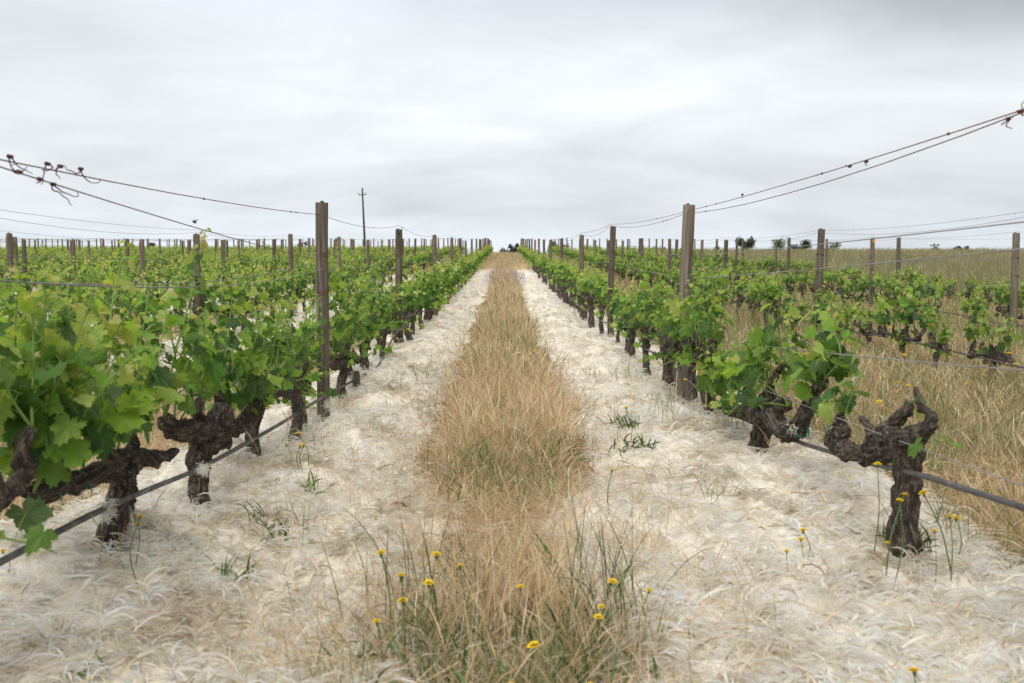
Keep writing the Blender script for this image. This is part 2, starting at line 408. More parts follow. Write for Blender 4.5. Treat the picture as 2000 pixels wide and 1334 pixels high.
def mulch_z(x, y):
    s = mulch_s(x, y)
    near = np.exp(-np.clip(y-6, 0, 500)/25)
    t = np.clip(s/.22, -1, 1)*.03-.02*np.clip(s/.22, 0, 1)
    wx, wy = x+.25*vn(x*2.2, y*2.2, 31), y+.25*vn(x*2.2, y*2.2, 37)
    fluff = .20*vn(x*1.9, y*1.9, 7.7)*near + .06*np.exp(-((np.abs(x)-1.0)/.3)**2)*near + (.055-.26*np.abs(vn(wx*3.4, wy*3.4, 5.5)))*near+(.03-.15*np.abs(vn(wx*8.5, wy*8.5, 2.1)))*near + .016*vn(x*26, y*26, 1.1)*np.exp(-np.clip(y-4, 0, 500)/8)
    return hgt(x, y)+t+np.where(s > 0, np.clip(s/.2, 0, 1), 0)*(fluff+.012)
def calibrate():
    pts = [(1765, 1075, XR), (1478, 893, XR), (1340, 795, XR), (188, 1085, XL), (386, 964, XL), (622, 838, XL)]
    P = [onX(*p) for p in pts]
    P += [Vector((-1.15, 2.8, .10)), Vector((-.95, 3.25, .09)), Vector((1.25, 3.2, .07))]
    for _ in range(8):
        for p in P:
            e = p.z-.035-float(mulch_z(p.x, p.y)); BUMPS.append((p.x, p.y, e))
calibrate()
tag(link('ground', grid_mesh('ground', xs, ys, hgt, M_ground)), 'dry brown soil and thin grass sloping gently up to the crest', 'ground', kind='structure')
mxs = warp_axis([(-16.6, -4.9, .22), (-4.9, -2.2, .12), (-2.2, 2.4, .028)])
mys = warp_axis([(.8, 9, .032), (9, 20, .09), (20, 57, .3)])
mulch_me = grid_mesh('feather_mulch', mxs, mys, mulch_z, M_mulch, keep=lambda X, Y: mulch_s(X, Y) > -.12)

def ribbons(P, az, L_, W_, up, col, segs=3, arch=0.0, curl=0.0, droop=0.0, roll=None, prof=None):
    """P (n,3) roots; az azimuth; up elevation angle of the blade; returns V, quads, colors"""
    n = len(P); t = np.linspace(0, 1, segs+1)
    a = az[:, None]+curl*(t[None]-.3) if np.ndim(curl) == 0 else az[:, None]+curl[:, None]*(t[None]-.3)
    el = up[:, None]-(droop[:, None] if np.ndim(droop) else droop)*t[None]
    dl = L_[:, None]/segs
    dx = np.cos(el)*np.cos(a)*dl; dy = np.cos(el)*np.sin(a)*dl; dz = np.sin(el)*dl
    cx = np.concatenate([np.zeros((n, 1)), np.cumsum(dx[:, :-1], 1)], 1); cy = np.concatenate([np.zeros((n, 1)), np.cumsum(dy[:, :-1], 1)], 1)
    cz = np.concatenate([np.zeros((n, 1)), np.cumsum(dz[:, :-1], 1)], 1)
    Cc = np.stack([cx, cy, cz], -1)+P[:, None]
    if roll is None: roll = rng.uniform(0, 2*np.pi, n)
    T = np.stack([dx, dy, dz], -1); T /= np.linalg.norm(T, axis=-1)[..., None]+1e-9
    ref = np.stack([np.cos(roll), np.sin(roll), np.zeros(n)], -1)
    S = np.cross(T, ref[:, None]); S /= np.linalg.norm(S, axis=-1)[..., None]+1e-6
    if prof is None: prof = np.linspace(1, .15, segs+1)
    hw = (W_[:, None]*prof[None] if np.ndim(prof) == 1 else W_[:, None]*prof)/2
    V = np.stack([Cc-S*hw[..., None], Cc+S*hw[..., None]], 2).reshape(n, -1, 3)
    m = 2*(segs+1); base = (np.arange(n)*m)[:, None]; k = np.arange(segs)*2
    q = np.stack([base+k, base+k+1, base+k+3, base+k+2], -1).reshape(-1, 4)
    cc = np.repeat(col[:, None], m, 1)
    return V.reshape(-1, 3), q, cc.reshape(-1, 3)
def merge(parts):
    V, Q, Cc, o = [], [], [], 0
    for v, q, c in parts: V.append(v); Q.append(q+o); Cc.append(c); o += len(v)
    return np.concatenate(V), np.concatenate(Q), np.concatenate(Cc)
def pick(pal, n, jit=.12):
    pal = np.array(pal); w = pal[:, 3]/pal[:, 3].sum(); i = rng.choice(len(pal), n, p=w)
    c = pal[i, :3]*(1+rng.normal(0, jit, (n, 1)))*(1+rng.normal(0, .03, (n, 3))); return np.clip(c, .005, .92)
def in_view(x, y, m=1.12):
    return (y > 1.8) & (np.abs(x+.008*y) < (y*.515*m+.3))
def scatter(n, x0, x1, y0, y1, p=1.6, mask=None):
    """points with density falling with distance**p; stays near the view wedge"""
    X, Y = [], []; tot = 0
    while tot < n:
        k = n*2; u = rng.random(k); q = 1-p
        y = (y0**q+u*(y1**q-y0**q))**(1/q) if abs(q) > 1e-3 else y0*(y1/y0)**u
        x = rng.uniform(x0, x1, k); ok = in_view(x, y)
        if mask is not None: ok &= mask(x, y)
        X.append(x[ok]); Y.append(y[ok]); tot += ok.sum()
        if ok.sum() == 0: break
    return np.concatenate(X)[:n], np.concatenate(Y)[:n]

FEA = [(.95, .905, .81, 5), (.93, .85, .71, 2.8), (.84, .71, .54, .8), (.50, .37, .24, .16), (.96, .95, .91, 3.2)]
parts = []
def mulch_batch(n, y0, y1, x0, x1, L0, L1, w0, w1, p, upm=.35, pal=FEA, segs=4, lock=9):
    G = lock; x, y = scatter(n//G, x0, x1, y0, y1, p, lambda a, b: mulch_s(a, b) > .01)
    kc = len(x); sp = np.repeat(np.maximum(.008, .002*y), G)
    az0 = np.repeat(fbm(x*3.3, y*3.3, 8.8, 2)*9+rng.normal(0, 1.7, kc), G); cu0 = np.repeat(rng.normal(0, 1.5, kc), G); up0 = np.repeat(np.abs(rng.normal(upm, .42, kc)), G)
    x = np.repeat(x, G)+rng.normal(0, 1, kc*G)*sp; y = np.repeat(y, G)+rng.normal(0, 1, kc*G)*sp
    k = len(x); z = mulch_z(x, y)-.003
    az = az0+rng.normal(0, .42, k)
    Ls = rng.uniform(L0, L1, k)*np.where(rng.random(k) < .1, 1.5, 1); Wd = rng.uniform(w0, w1, k)
    up = up0+rng.normal(0, .2, k); dr = up*rng.uniform(1.2, 2.6, k)
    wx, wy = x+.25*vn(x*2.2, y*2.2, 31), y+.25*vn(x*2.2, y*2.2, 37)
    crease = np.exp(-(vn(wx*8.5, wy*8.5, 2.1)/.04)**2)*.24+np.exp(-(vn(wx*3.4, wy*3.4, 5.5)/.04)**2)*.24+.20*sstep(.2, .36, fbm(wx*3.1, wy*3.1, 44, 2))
    tone = np.clip(1.12-crease+.12*fbm(x*9, y*9, 4.4, 2), .6, 1.1)[:, None]   # crease shade painted into the colour for relief, plus tan dirty patches
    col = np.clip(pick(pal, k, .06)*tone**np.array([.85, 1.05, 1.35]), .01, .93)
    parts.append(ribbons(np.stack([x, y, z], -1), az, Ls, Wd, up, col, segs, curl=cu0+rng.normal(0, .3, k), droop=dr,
                         prof=np.interp(np.linspace(0, 1, segs+1), [0, .4, .8, 1], [.5, 1, .7, .1])))
mulch_batch(30000, 1.9, 6.5, -2.2, 2.2, .03, .08, .0018, .0036, 1.3, .55)
mulch_batch(48000, 1.9, 6.5, -2.2, 2.2, .05, .13, .004, .009, 1.4, .6, segs=5)
mulch_batch(9000, 1.9, 8, -2.2, 2.2, .09, .17, .0018, .0035, 1.2, .7, segs=6)
mulch_batch(3500, 1.9, 7, -2.2, 2.2, .04, .09, .005, .010, 1.2, .4, [(.90, .885, .85, 3), (.86, .82, .76, 2)])
mulch_batch(62000, 6, 16, -8, 2.2, .05, .12, .005, .011, 1.3, .55)
mulch_batch(30000, 16, 56, -14, 2.2, .08, .16, .010, .024, 1.6, .4, segs=2)
def strip_shreds(n):
    x, y = scatter(n//6, -.55, .55, 2.0, 11, 1.1); x = np.repeat(x, 6)+rng.normal(0, .02, len(x)*6); y = np.repeat(y, 6)+rng.normal(0, .02, len(y)*6); k = len(x)
    z = np.maximum(hgt(x, y), mulch_z(x, y))+rng.uniform(0, .03, k)
    parts.append(ribbons(np.stack([x, y, z], -1), rng.uniform(0, 6.28, k), rng.uniform(.04, .10, k), rng.uniform(.003, .007, k), rng.uniform(.1, .9, k), pick(FEA, k, .06), 4, curl=rng.normal(0, 1.3, k), droop=rng.uniform(.3, 1.6, k)))
strip_shreds(3600)
V, Q, Cc = merge(parts)
n0 = len(mulch_me.vertices)
mo = link('feather_mulch', mulch_me)
tag(mo, 'pale cream feather and straw mulch heaped along the vine rows', 'mulch', kind='stuff')
so = link('loose_feathers', mk_mesh('loose_feathers', V, [Q], Cc, mats=[M_strand]), parent=mo)
so['kind'] = 'stuff'

# ------------------------------------------------------------------ grasses
STRAW = [(.72, .52, .31, 4), (.82, .65, .43, 3), (.52, .34, .19, 1.6), (.86, .76, .57, 1.6), (.28, .28, .12, .3)]
GREEN = [(.13, .19, .055, 4), (.20, .26, .09, 3), (.30, .31, .14, 2), (.46, .38, .22, 2)]
MEADOW = [(.30, .30, .15, 3), (.42, .38, .22, 3), (.22, .25, .10, 3), (.55, .48, .30, 1.5), (.48, .34, .19, .8)]
GREY = [(.20, .25, .13, 3), (.26, .30, .17, 2), (.14, .20, .08, 2)]
def surf(x, y): return np.maximum(hgt(x, y), mulch_z(x, y)-.006)
gp = []
def blades(x, y, pal, h0, h1, w, lean=.45, seed=.3, segs=4, jit=.14, zf=hgt, droopm=.5):
    k = len(x)
    if k == 0: return
    z = zf(x, y)-.01; L_ = rng.uniform(h0, h1, k)*(1+.5*vn(x*1.1, y*1.1, 3))
    up = np.pi/2-np.abs(rng.normal(0, lean, k)); up = np.clip(up, .15, 1.57)
    dist = np.maximum(y, 2); W_ = np.maximum(w, .00045*dist)*rng.uniform(.7, 1.3, k)
    t = np.linspace(0, 1, segs+1)
    pr = np.repeat(np.interp(t, [0, .6, 1], [1, .7, .12])[None], k, 0)
    hd = rng.random(k) < seed; pr[hd] = np.interp(t, [0, .62, .8, 1], [.5, .45, 2.3, .35])
    gp.append(ribbons(np.stack([x, y, z], -1), rng.uniform(0, 2*np.pi, k), L_, W_, up, pick(pal, k, jit), segs,
                      curl=rng.normal(0, .6, k), droop=np.abs(rng.normal(0, droopm, k)), prof=pr))
def path_mask(a, b):
    w = .38+.20*sstep(4.2, 3.2, b)+.05*np.sin(b*1.7)+.14*vn(b*1.2, 4.4, a*0)+.10*sstep(25, 50, b)+1.1*sstep(52, 60, b)
    thin = sstep(4.6, 3.6, b); cl = vn(a*4.2, b*3.4, 61)
    return (np.abs(a-.02) < w-.05+.24*fbm(a*3.1, b*2.3, 3, 3)) & (cl > -.33+.34*thin)
def gap(b): return np.exp(-((b-4.3)/.45)**2)            # the thin, trampled spot across the strip
def pm(a, b): return path_mask(a, b) & (rng.random(len(a)) > .35*gap(b))
# dry strip between the two rows
x, y = scatter(12500, -.95, .95, 4.2, 13, 1.2, pm); blades(x, y, STRAW, .07, .24, .0024, .85, .45, droopm=.9)
x, y = scatter(3000, -.95, .95, 5.6, 13, 1.1, lambda a, b: pm(a, b) & (vn(a*1.5, b*.9, 71) > -.1)); blades(x, y, STRAW, .2, .38, .0022, .45, .7, droopm=.6)
x, y = scatter(3300, -1.0, 1.0, 1.9, 4.3, .8, pm); blades(x, y, STRAW, .08, .32, .0019, .75, .4, droopm=.9)
x, y = scatter(15000, -1.2, 1.2, 2.0, 12, 1.0, lambda a, b: path_mask(a*.68, b) & (rng.random(len(a)) > .5*gap(b))); blades(x, y, [(.44, .29, .17, 3), (.33, .21, .13, 2), (.6, .46, .3, 1)], .05, .15, .0022, 1.3, .0, 3)
x, y = scatter(16000, -1.2, 1.2, 13, 55, 1.4, pm); blades(x, y, STRAW, .16, .36, .004, .55, .4, 3)
x, y = scatter(15000, -1.8, 1.9, 50, 112, 1.2); blades(x, y, STRAW+[(.22, .26, .09, 2)], .25, .45, .02, .4, .3, 2)
x, y = scatter(5500, -1.3, 1.3, 2.2, 16, 1.2, lambda a, b: (np.abs(a) < .85) & (rng.random(len(a)) > (np.abs(a)-.2)/.7) & (vn(a*3, b*2.5, 81) > -.1)); blades(x, y, STRAW, .08, .28, .002, .8, .4, droopm=.9, zf=surf)
# green weeds through the strip
x, y = scatter(1300, -.6, .65, 4.3, 9, 1.4, lambda a, b: pm(a, b) & (np.abs(a) < .30) & (vn(a*2.6, b*2.1, 207) > .0)); blades(x, y, GREEN, .10, .28, .004, .6, .1)
x, y = scatter(1500, -.65, .62, 1.9, 2.95, .6, lambda a, b: pm(a, b) & (vn(a*2.6, b*1.9, 17) > -.15)); blades(x, y, GREEN[:3]+GREY, .06, .20, .004, .5, .05)
x, y = scatter(2600, -1, 1, 9, 50, 1.3, lambda a, b: pm(a, b) & (vn(a*2.5, b*.9, 27) > -.05)); blades(x, y, GREEN, .2, .4, .004, .35, .2)
# grey-green wisps on the mulch by the strip
x, y = scatter(1500, -1.4, 1.5, 5, 26, 1.3, lambda a, b: (vn(a*1.7, b*.8, 57) > .22) & (np.abs(a) > .45)); blades(x, y, GREY+STRAW[:2], .10, .26, .003, .5, .1)
x, y = scatter(700, -1.9, 1.95, 2.4, 9, 1.0, lambda a, b: (vn(a*2.2, b*2.2, 77) > .22)); blades(x, y, GREY+STRAW[:3], .08, .2, .0022, .5, .1)
# dry litter lying over the edges of the mulch, and sparse upright straws
x, y = scatter(1200, -1.1, 1.1, 2.6, 14, 1.1, lambda a, b: (np.abs(a) > .3) & (vn(a*2.4, b*1.6, 91)+.45*np.exp(-((np.abs(a)-.5)/.28)**2) > .26)); blades(x, y, [(.40, .27, .16, 3), (.30, .20, .13, 2), (.62, .48, .32, 2)], .05, .20, .0022, 1.25, .0, 3, zf=mulch_z)
x, y = scatter(380, -1.3, 1.4, 2.0, 9, 1.0, lambda a, b: (np.abs(a) > .35) & (vn(a*2.0, b*1.5, 93) > .1)); blades(x, y, STRAW, .12, .34, .0016, .6, .5, zf=mulch_z)
# right hand inter-rows: dry near, green further on
x, y = scatter(27000, 1.9, 14, 3.2, 13, 1.3, lambda a, b: (mulch_s(a, b) < 0)); blades(x, y, STRAW+[(.20, .23, .08, 2.2)], .10, .34, .0026, .65, .5, droopm=.9)
x, y = scatter(11000, 1.9, 14, 5, 18, 1.2, lambda a, b: (mulch_s(a, b) < 0) & (vn(a*.7, b*.5, 37) > .0)); blades(x, y, GREEN, .15, .34, .004, .4, .1)
x, y = scatter(26000, 1.9, 11.6, 11, 36, 1.4, lambda a, b: (mulch_s(a, b) < 0)); blades(x, y, GREEN+STRAW[:2], .22, .42, .005, .35, .25, 3)
x, y = scatter(14000, 1.9, 11.6, 36, 105, 1.2); blades(x, y, GREEN+STRAW[:2], .25, .5, .02, .3, .2, 2)
# left hand inter-rows
x, y = scatter(24000, -14, -1.7, 3, 20, 1.4, lambda a, b: (mulch_s(a, b) < .0)); blades(x, y, STRAW+[(.20, .23, .08, 1.6)], .08, .22, .0032, .7, .15, 3)
x, y = scatter(16000, -40, -1.7, 20, 105, 1.3, lambda a, b: (mulch_s(a, b) < .0)); blades(x, y, STRAW+GREEN, .15, .35, .015, .5, .15, 2)
V, Q, Cc = merge(gp)
tag(link('dry_grass', mk_mesh('dry_grass', V, [Q], Cc, mats=[M_grass])), 'dry golden grass and weeds between the vine rows', 'grass', kind='stuff')
gp = []
x, y = scatter(42000, 11.4, 62, 20, 60, 1.5, lambda a, b: a > 11.6+.5*vn(b*.3, 1)); blades(x, y, MEADOW, .45, .75, .010, .25, .45, 3)
x, y = scatter(42000, 11.4, 70, 50, 118, .8); blades(x, y, MEADOW, .5, .85, .03, .22, .4, 2)
V, Q, Cc = merge(gp)
tag(link('tall_meadow_grass', mk_mesh('tall_meadow_grass', V, [Q], Cc, mats=[M_grass])), 'tall pale green meadow grass beyond the last right vine row', 'meadow grass', kind='stuff')
gp = []
x, y = scatter(260, -.75, .8, 33, 42, 1.0); blades(x, y, [(.26, .22, .44, 3), (.34, .29, .50, 1)], .28, .45, .010, .3, 1, 2)
x, y = scatter(400, 14, 24, 34, 46, 1.0); blades(x, y, [(.25, .20, .38, 1)], .5, .7, .012, .2, 1, 2)
V, Q, Cc = merge(gp)
tag(link('purple_flowers', mk_mesh('purple_flowers', V, [Q], Cc, mats=[M_grass])), 'hazy patch of small purple flowers in the grass strip', 'flowers', kind='stuff')

# ------------------------------------------------------------------ vine leaves
def leaf_template(n, rings, seed):
    r0 = np.random.default_rng(seed)
    th = np.linspace(-88, 268, n)                        # degrees; the petiole sinus is at -90
    lobes = [(90, 1.0, 42), (36, .93, 34), (144, .93, 34), (-16, .82, 34), (196, .82, 34), (-56, .70, 26), (236, .70, 26)]
    r = np.zeros(n)+.45+.10*r0.random()
    for c, a, w in lobes:
        c += r0.normal(0, 3); a *= 1+r0.normal(0, .06)
        r = np.maximum(r, a*np.exp(-((th-c)/w)**2*.62))
    if n >= 30:
        r = r*(1+.055*np.where(np.arange(n) % 2 == 0, 1, -1)*(1+.5*r0.random(n)))
    e = np.minimum(th+90, 270-th)/14; r *= np.clip(.35+.65*e, .35, 1)
    V = [np.zeros(2)]
    for k in range(1, rings+1):
        f = k/rings; rr = r*f
        for i in range(n): V.append(np.array([rr[i]*math.cos(R(th[i])), rr[i]*math.sin(R(th[i]))]))
    V = np.array(V); P = []
    a = np.arange(n-1); P.append(np.stack([np.zeros(n-1, int), 1+a, 2+a], 1))
    for k in range(1, rings):
        o = 1+(k-1)*n; P.append(np.stack([o+a, o+n+a, o+n+a+1, o+a+1], 1))
    return V, P
LEAF = {0: [leaf_template(46, 3, s) for s in range(5)], 1: [leaf_template(21, 1, s) for s in range(4)], 2: [leaf_template(8, 1, s) for s in range(3)]}
def leaves_mesh(name, P, Nn, T, S, col, lod):
    """P pos, Nn normals, T tip direction, S size"""
    n = len(P); Vs, Ps, Cs, Us, off = [], [], [], [], 0
    S_ = np.asarray(S); kind = rng.integers(0, len(LEAF[lod]), n)
    for k, (t2, pl) in enumerate(LEAF[lod]):
        idx = np.where(kind == k)[0]
        if len(idx) == 0: continue
        m = len(t2); nn = Nn[idx]; tt = T[idx]; tt = tt-nn*(tt*nn).sum(1)[:, None]; tt /= np.linalg.norm(tt, axis=1)[:, None]+1e-9
        bb = np.cross(tt, nn)
        x, y = t2[:, 0][None]*rng.uniform(.9, 1.1, (len(idx), 1)), t2[:, 1][None]
        a = rng.normal(.10, .22, (len(idx), 1)); b = rng.normal(-.28, .2, (len(idx), 1)); ph = rng.uniform(0, 6.28, (len(idx), 1))
        rr = np.sqrt(x*x+y*y); an = np.arctan2(y, x)
        z = a*np.abs(x)**1.5+b*y*np.abs(y)+.09*rr**2*np.sin(an*5+ph)+.05*rr*np.cos(an*7.2)
        s = S_[idx][:, None]*.50
        V = P[idx][:, None]+(x*s)[..., None]*bb[:, None]+(y*s)[..., None]*tt[:, None]+(z*s)[..., None]*nn[:, None]
        Vs.append(V.reshape(-1, 3))
        base = (np.arange(len(idx))*m)[:, None, None]
        for p in pl: Ps.append((p[None]+base).reshape(-1, p.shape[1])+off)
        shade = 1+.10*(rr/1.0)[..., None]*np.array([1, .6, 0])
        Cs.append((col[idx][:, None]*shade*np.ones((1, m, 1))).reshape(-1, 3)); Us.append(np.stack([np.broadcast_to(t2[:, 0], (len(idx), m)), np.broadcast_to(t2[:, 1], (len(idx), m))], -1).reshape(-1, 2))
        off += len(idx)*m
    tri = [p for p in Ps if p.shape[1] == 3]; qd = [p for p in Ps if p.shape[1] == 4]
    pl = [np.concatenate(tri)]+([np.concatenate(qd)] if qd else [])
    return (np.concatenate(Vs), pl, np.concatenate(Cs), np.concatenate(Us))
MATURE = np.array([(.036, .098, .024), (.058, .142, .030), (.098, .205, .040), (.17, .30, .055)])
YOUNG = np.array([(.22, .40, .06), (.30, .45, .09), (.36, .45, .13)])
TIP = np.array([(.48, .48, .20), (.52, .44, .26), (.42, .48, .17)])
def leaf_color(f):
    """f: 0 base of the shoot .. 1 tip"""
    n = len(f); c = MATURE[rng.integers(0, 4, n)]*rng.uniform(.85, 1.2, (n, 1))
    y = YOUNG[rng.integers(0, 3, n)]; t = TIP[rng.integers(0, 3, n)]
    wy = (rng.random(n) < .10+.75*np.clip((f-.35)/.5, 0, 1))[:, None]; wt = (rng.random(n) < np.clip((f-.78)*3.2, 0, .85))[:, None]
    c = np.where(wy, y, c); c = np.where(wt, t, c); return 1.08*c*rng.uniform(.9, 1.1, (n, 3))

# ------------------------------------------------------------------ gnarled vine wood
def shape_wood(limbs, knobs, voxel, amp, seed, name):
    mb = MB(); CL = []
    for pts, rad in limbs:
        P = catmull(pts, 5); CL.append(P.copy()); rr = np.interp(np.linspace(0, 1, len(P)), np.linspace(0, 1, len(rad)), rad)
        rs = np.random.default_rng(seed+len(P))
        P[1:-1] += rs.normal(0, 1, (len(P)-2, 3))*rr[1:-1, None]*.06
        mb.tube(P, rr, 9 if voxel else 6, wob=.2)
    for c, r in knobs: mb.ball(c, r, 8)
    me = mb.mesh(name+'_raw')
    if voxel:
        o = bpy.data.objects.new('tmp', me); C.objects.link(o)
        md = o.modifiers.new('r', 'REMESH'); md.mode = 'VOXEL'; md.voxel_size = voxel
        dg = bpy.context.evaluated_depsgraph_get(); dg.update()
        me2 = bpy.data.meshes.new_from_object(o.evaluated_get(dg), depsgraph=dg)
        bpy.data.objects.remove(o); bpy.data.meshes.remove(me); me = me2
        n = len(me.vertices); co = np.empty(n*3, np.float32); me.vertices.foreach_get('co', co); co = co.reshape(-1, 3).astype(float)
        no = np.empty(n*3, np.float32); me.vertex_normals.foreach_get('vector', no); no = no.reshape(-1, 3)
        s = seed*3.7
        best = np.full(n, 1e9); off_ = np.zeros((n, 3)); sl = np.zeros(n)
        for li, cp in enumerate(CL):
            ln = np.concatenate([[0], np.cumsum(np.linalg.norm(np.diff(cp, axis=0), axis=1))])
            fs = np.linspace(0, ln[-1], max(4, int(ln[-1]/.012))); pp = np.stack([np.interp(fs, ln, cp[:, k]) for k in range(3)], 1)
            for q, ss in zip(pp, fs):
                dv = co-q; dd = (dv**2).sum(1); m_ = dd < best; best[m_] = dd[m_]; off_[m_] = dv[m_]; sl[m_] = ss+li*3.1
        tw = .5*np.sin(sl*9+li)*0+sl*1.2
        flow = off_*np.array([1, 1, 1])+np.array([.31, .4, .86])[None]*(sl*.17)[:, None]
        ft = flow.astype(np.float32); at = me.attributes.new('flow', 'FLOAT_VECTOR', 'POINT'); at.data.foreach_set('vector', ft.ravel())
        d = amp*(.9*fbm(co[:, 0]*20+s, co[:, 1]*20, co[:, 2]*20, 2)+1.3*fbm(flow[:, 0]*80+s, flow[:, 1]*80, flow[:, 2]*80, 2))
        co = co+no*d[:, None]; me.vertices.foreach_set('co', co.astype(np.float32).ravel())
        me.polygons.foreach_set('use_smooth', np.ones(len(me.polygons), bool)); me.update()
    me.name = name; me.materials.clear(); me.materials.append(M_bark); return me

def grow(starts, lod, lush, lens, sizes, tall=()):
    """shoots and leaves from spur tips. starts: list of (pos, dir)"""
    sh = MB(); P, Nn, T, S, Fv = [], [], [], [], []; pet = []
    def run(poly, L_, kdens=1.0, smax=1.0):
        n = len(poly); step = .043/kdens
        cum = np.concatenate([[0], np.cumsum(np.linalg.norm(np.diff(poly, axis=0), axis=1))]); tot = cum[-1]
        s = .02+random.uniform(0, .03); side = random.random()*6.28
        while s < tot:
            p = np.array([np.interp(s, cum, poly[:, k]) for k in range(3)]); f = s/tot
            side += math.pi+random.gauss(0, .5)
            out = np.array([math.cos(side)*1.15, math.sin(side)*.9, random.uniform(-.1, .5)]); out /= np.linalg.norm(out)
            sz = np.interp(f, [0, .2, .55, .8, 1], [.08, .13, .11, .062, .026])*random.uniform(.65, 1.2)*smax
            pl = sz*random.uniform(.45, .8)
            q = p+out*pl+np.array([0, 0, pl*.25])
            pet.append((p, q))
            nrm = out*random.uniform(.35, 1.0)+np.array([0, 0, random.uniform(.15, 1.1)])+np.array([random.gauss(0, .35) for _ in range(3)])
            nrm /= np.linalg.norm(nrm)
            tip = out*.7+np.array([random.gauss(0, .4), random.gauss(0, .4), -.75 if f < .8 else .3])
            P.append(q); Nn.append(nrm); T.append(tip); S.append(sz); Fv.append(f if tot > .2 else f*.6)
            s += step*random.uniform(.7, 1.3)*(1 if f < .75 else .6)
        if lod < 2: sh.tube(poly, np.linspace(.0048, .0015, n), 5 if lod == 0 else 3)
    for p, d in starts:
        low = d[2] < .4; L_ = random.uniform(*lens)*(.62 if low else 1); d = np.array(d, float); d /= np.linalg.norm(d)
        pts = [np.array(p, float)]; nseg = 5
        for k in range(nseg):
            d = d+np.array([random.gauss(0, .13), random.gauss(0, .15), -.05 if low else .12]); d /= np.linalg.norm(d); pts.append(pts[-1]+d*L_/nseg)
        run(catmull(pts, 3), L_, lush, sizes)
    for poly in tall: run(catmull(poly, 5), 1, 1.15, sizes*1.05)
    if lod == 0:
        for p, q in pet: sh.tube([p, (p+q)/2+[0, 0, .006], q], .0014, 4, cap=False)
    lv = leaves_mesh('f', np.array(P), np.array(Nn), np.array(T), np.array(S)*(1, 1, 1.15)[lod], leaf_color(np.array(Fv)*(1, 1.12, 1.18)[lod]), lod)
    return lv, sh
def vine_plan(seed, spread=1.0, nsh=1.0, low=(2, 4, 5)):
    r = random.Random(seed); limbs, knobs, starts = [], [], []
    lx, ly = r.gauss(0, .03), r.gauss(0, .05); H = r.uniform(.32, .44)
    r0 = r.uniform(.030, .044)
    trunk = [(0, 0, -.15), (0, 0, .02), (lx*.5+r.gauss(0, .02), ly*.4+r.gauss(0, .02), H*.5), (lx, ly, H)]
    limbs.append((trunk, [r0*1.2, r0*1.1, r0*.9, r0*1.15])); head = np.array([lx, ly, H])
    knobs.append((head+[0, 0, .02], r0*1.35))
    for _ in range(4): knobs.append((head+np.array([r.gauss(0, .03), r.gauss(0, .05), r.gauss(.01, .03)]), r0*r.uniform(.6, .95)))
    for sgn in (-1, 1) if r.random() < .85 else (1, ):
        Lm = r.uniform(.26, .46)*spread; sl = r.uniform(-.02, .12); c = [head]
        for k in range(1, 4): c.append(head+np.array([r.gauss(0, .025), sgn*Lm*k/3, sl*k/3+r.gauss(0, .018)]))
        limbs.append((c, [r0*.85, r0*.7, r0*.62, r0*.5])); cc = catmull(c, 4)
        for f in (.35, .68, 1.0):
            b = cc[int(f*(len(cc)-1))]; knobs.append((b, r0*r.uniform(.6, 1.0)))
            h = r.uniform(.05, .15); tp = b+np.array([r.gauss(0, .03), r.gauss(0, .03), h])
            limbs.append(([b, (b+tp)/2+np.array([r.gauss(0, .012), r.gauss(0, .012), 0]), tp], [.024, .018, .013]))
            for _ in range(2 if r.random() < .8*nsh else 1): starts.append((tp, (r.gauss(0, .28), r.gauss(0, .30), 1)))
    for _ in range(int(r.choice(low)*nsh)):
        b = head+np.array([r.gauss(0, .02), r.gauss(0, .2), r.gauss(.0, .03)]); starts.append((b, (r.choice((-1, 1))*r.uniform(.5, 1.1), r.gauss(0, .5), r.uniform(-.3, .35))))
    for _ in range(int(2*nsh+.5)):
        tp = head+np.array([r.gauss(0, .04), r.gauss(0, .06), r.uniform(.08, .18)])
        limbs.append(([head, (head+tp)/2, tp], [.028, .02, .014])); starts.append((tp, (r.gauss(0, .3), r.gauss(0, .3), 1)))
    return limbs, knobs, starts
def make_variant(name, limbs, knobs, starts, lod, lush, lens, sizes, seed, voxel=.009, amp=.010, tall=()):
    random.seed(seed)
    wood = shape_wood(limbs, knobs, voxel if lod < 2 else 0, amp, seed, name+'_wood')
    lv, sh = grow(starts, lod, lush, lens, sizes, tall)
    leaf = mk_mesh(name+'_leaves', *lv[:2], lv[2], lv[3], mats=[M_leaf if lod == 0 else M_leaf_far])
    return wood, leaf, (sh.mesh(name+'_shoots', M_shoot) if lod < 2 else None)

VARS = {}
for i in range(6): VARS['hiL', i] = make_variant('lush%d' % i, *vine_plan(100+i, 1.0, 1.05, (5, 7)), 0, 1.0, (.22, .66), .82, 100+i)
for i in range(5): VARS['hiR', i] = make_variant('open%d' % i, *vine_plan(200+i, 1.0, 1.0), 0, 1.0, (.16, .48), .88, 200+i, .008, .012)
for i in range(6): VARS['midL', i] = make_variant('midl%d' % i, *vine_plan(300+i, 1.1, 1.25, (5, 7, 8)), 1, 1.0, (.22, .66), .95, 300+i, .014, .012)
for i in range(6): VARS['midR', i] = make_variant('midr%d' % i, *vine_plan(400+i, 1.2, 1.0), 1, 1.05, (.16, .52), .92, 400+i, .014, .013)
for i in range(4): VARS['low', i] = make_variant('low%d' % i, *vine_plan(500+i, 1.1, 1.2, (5, 7)), 2, .8, (.34, .56), 1.15, 500+i, 0)

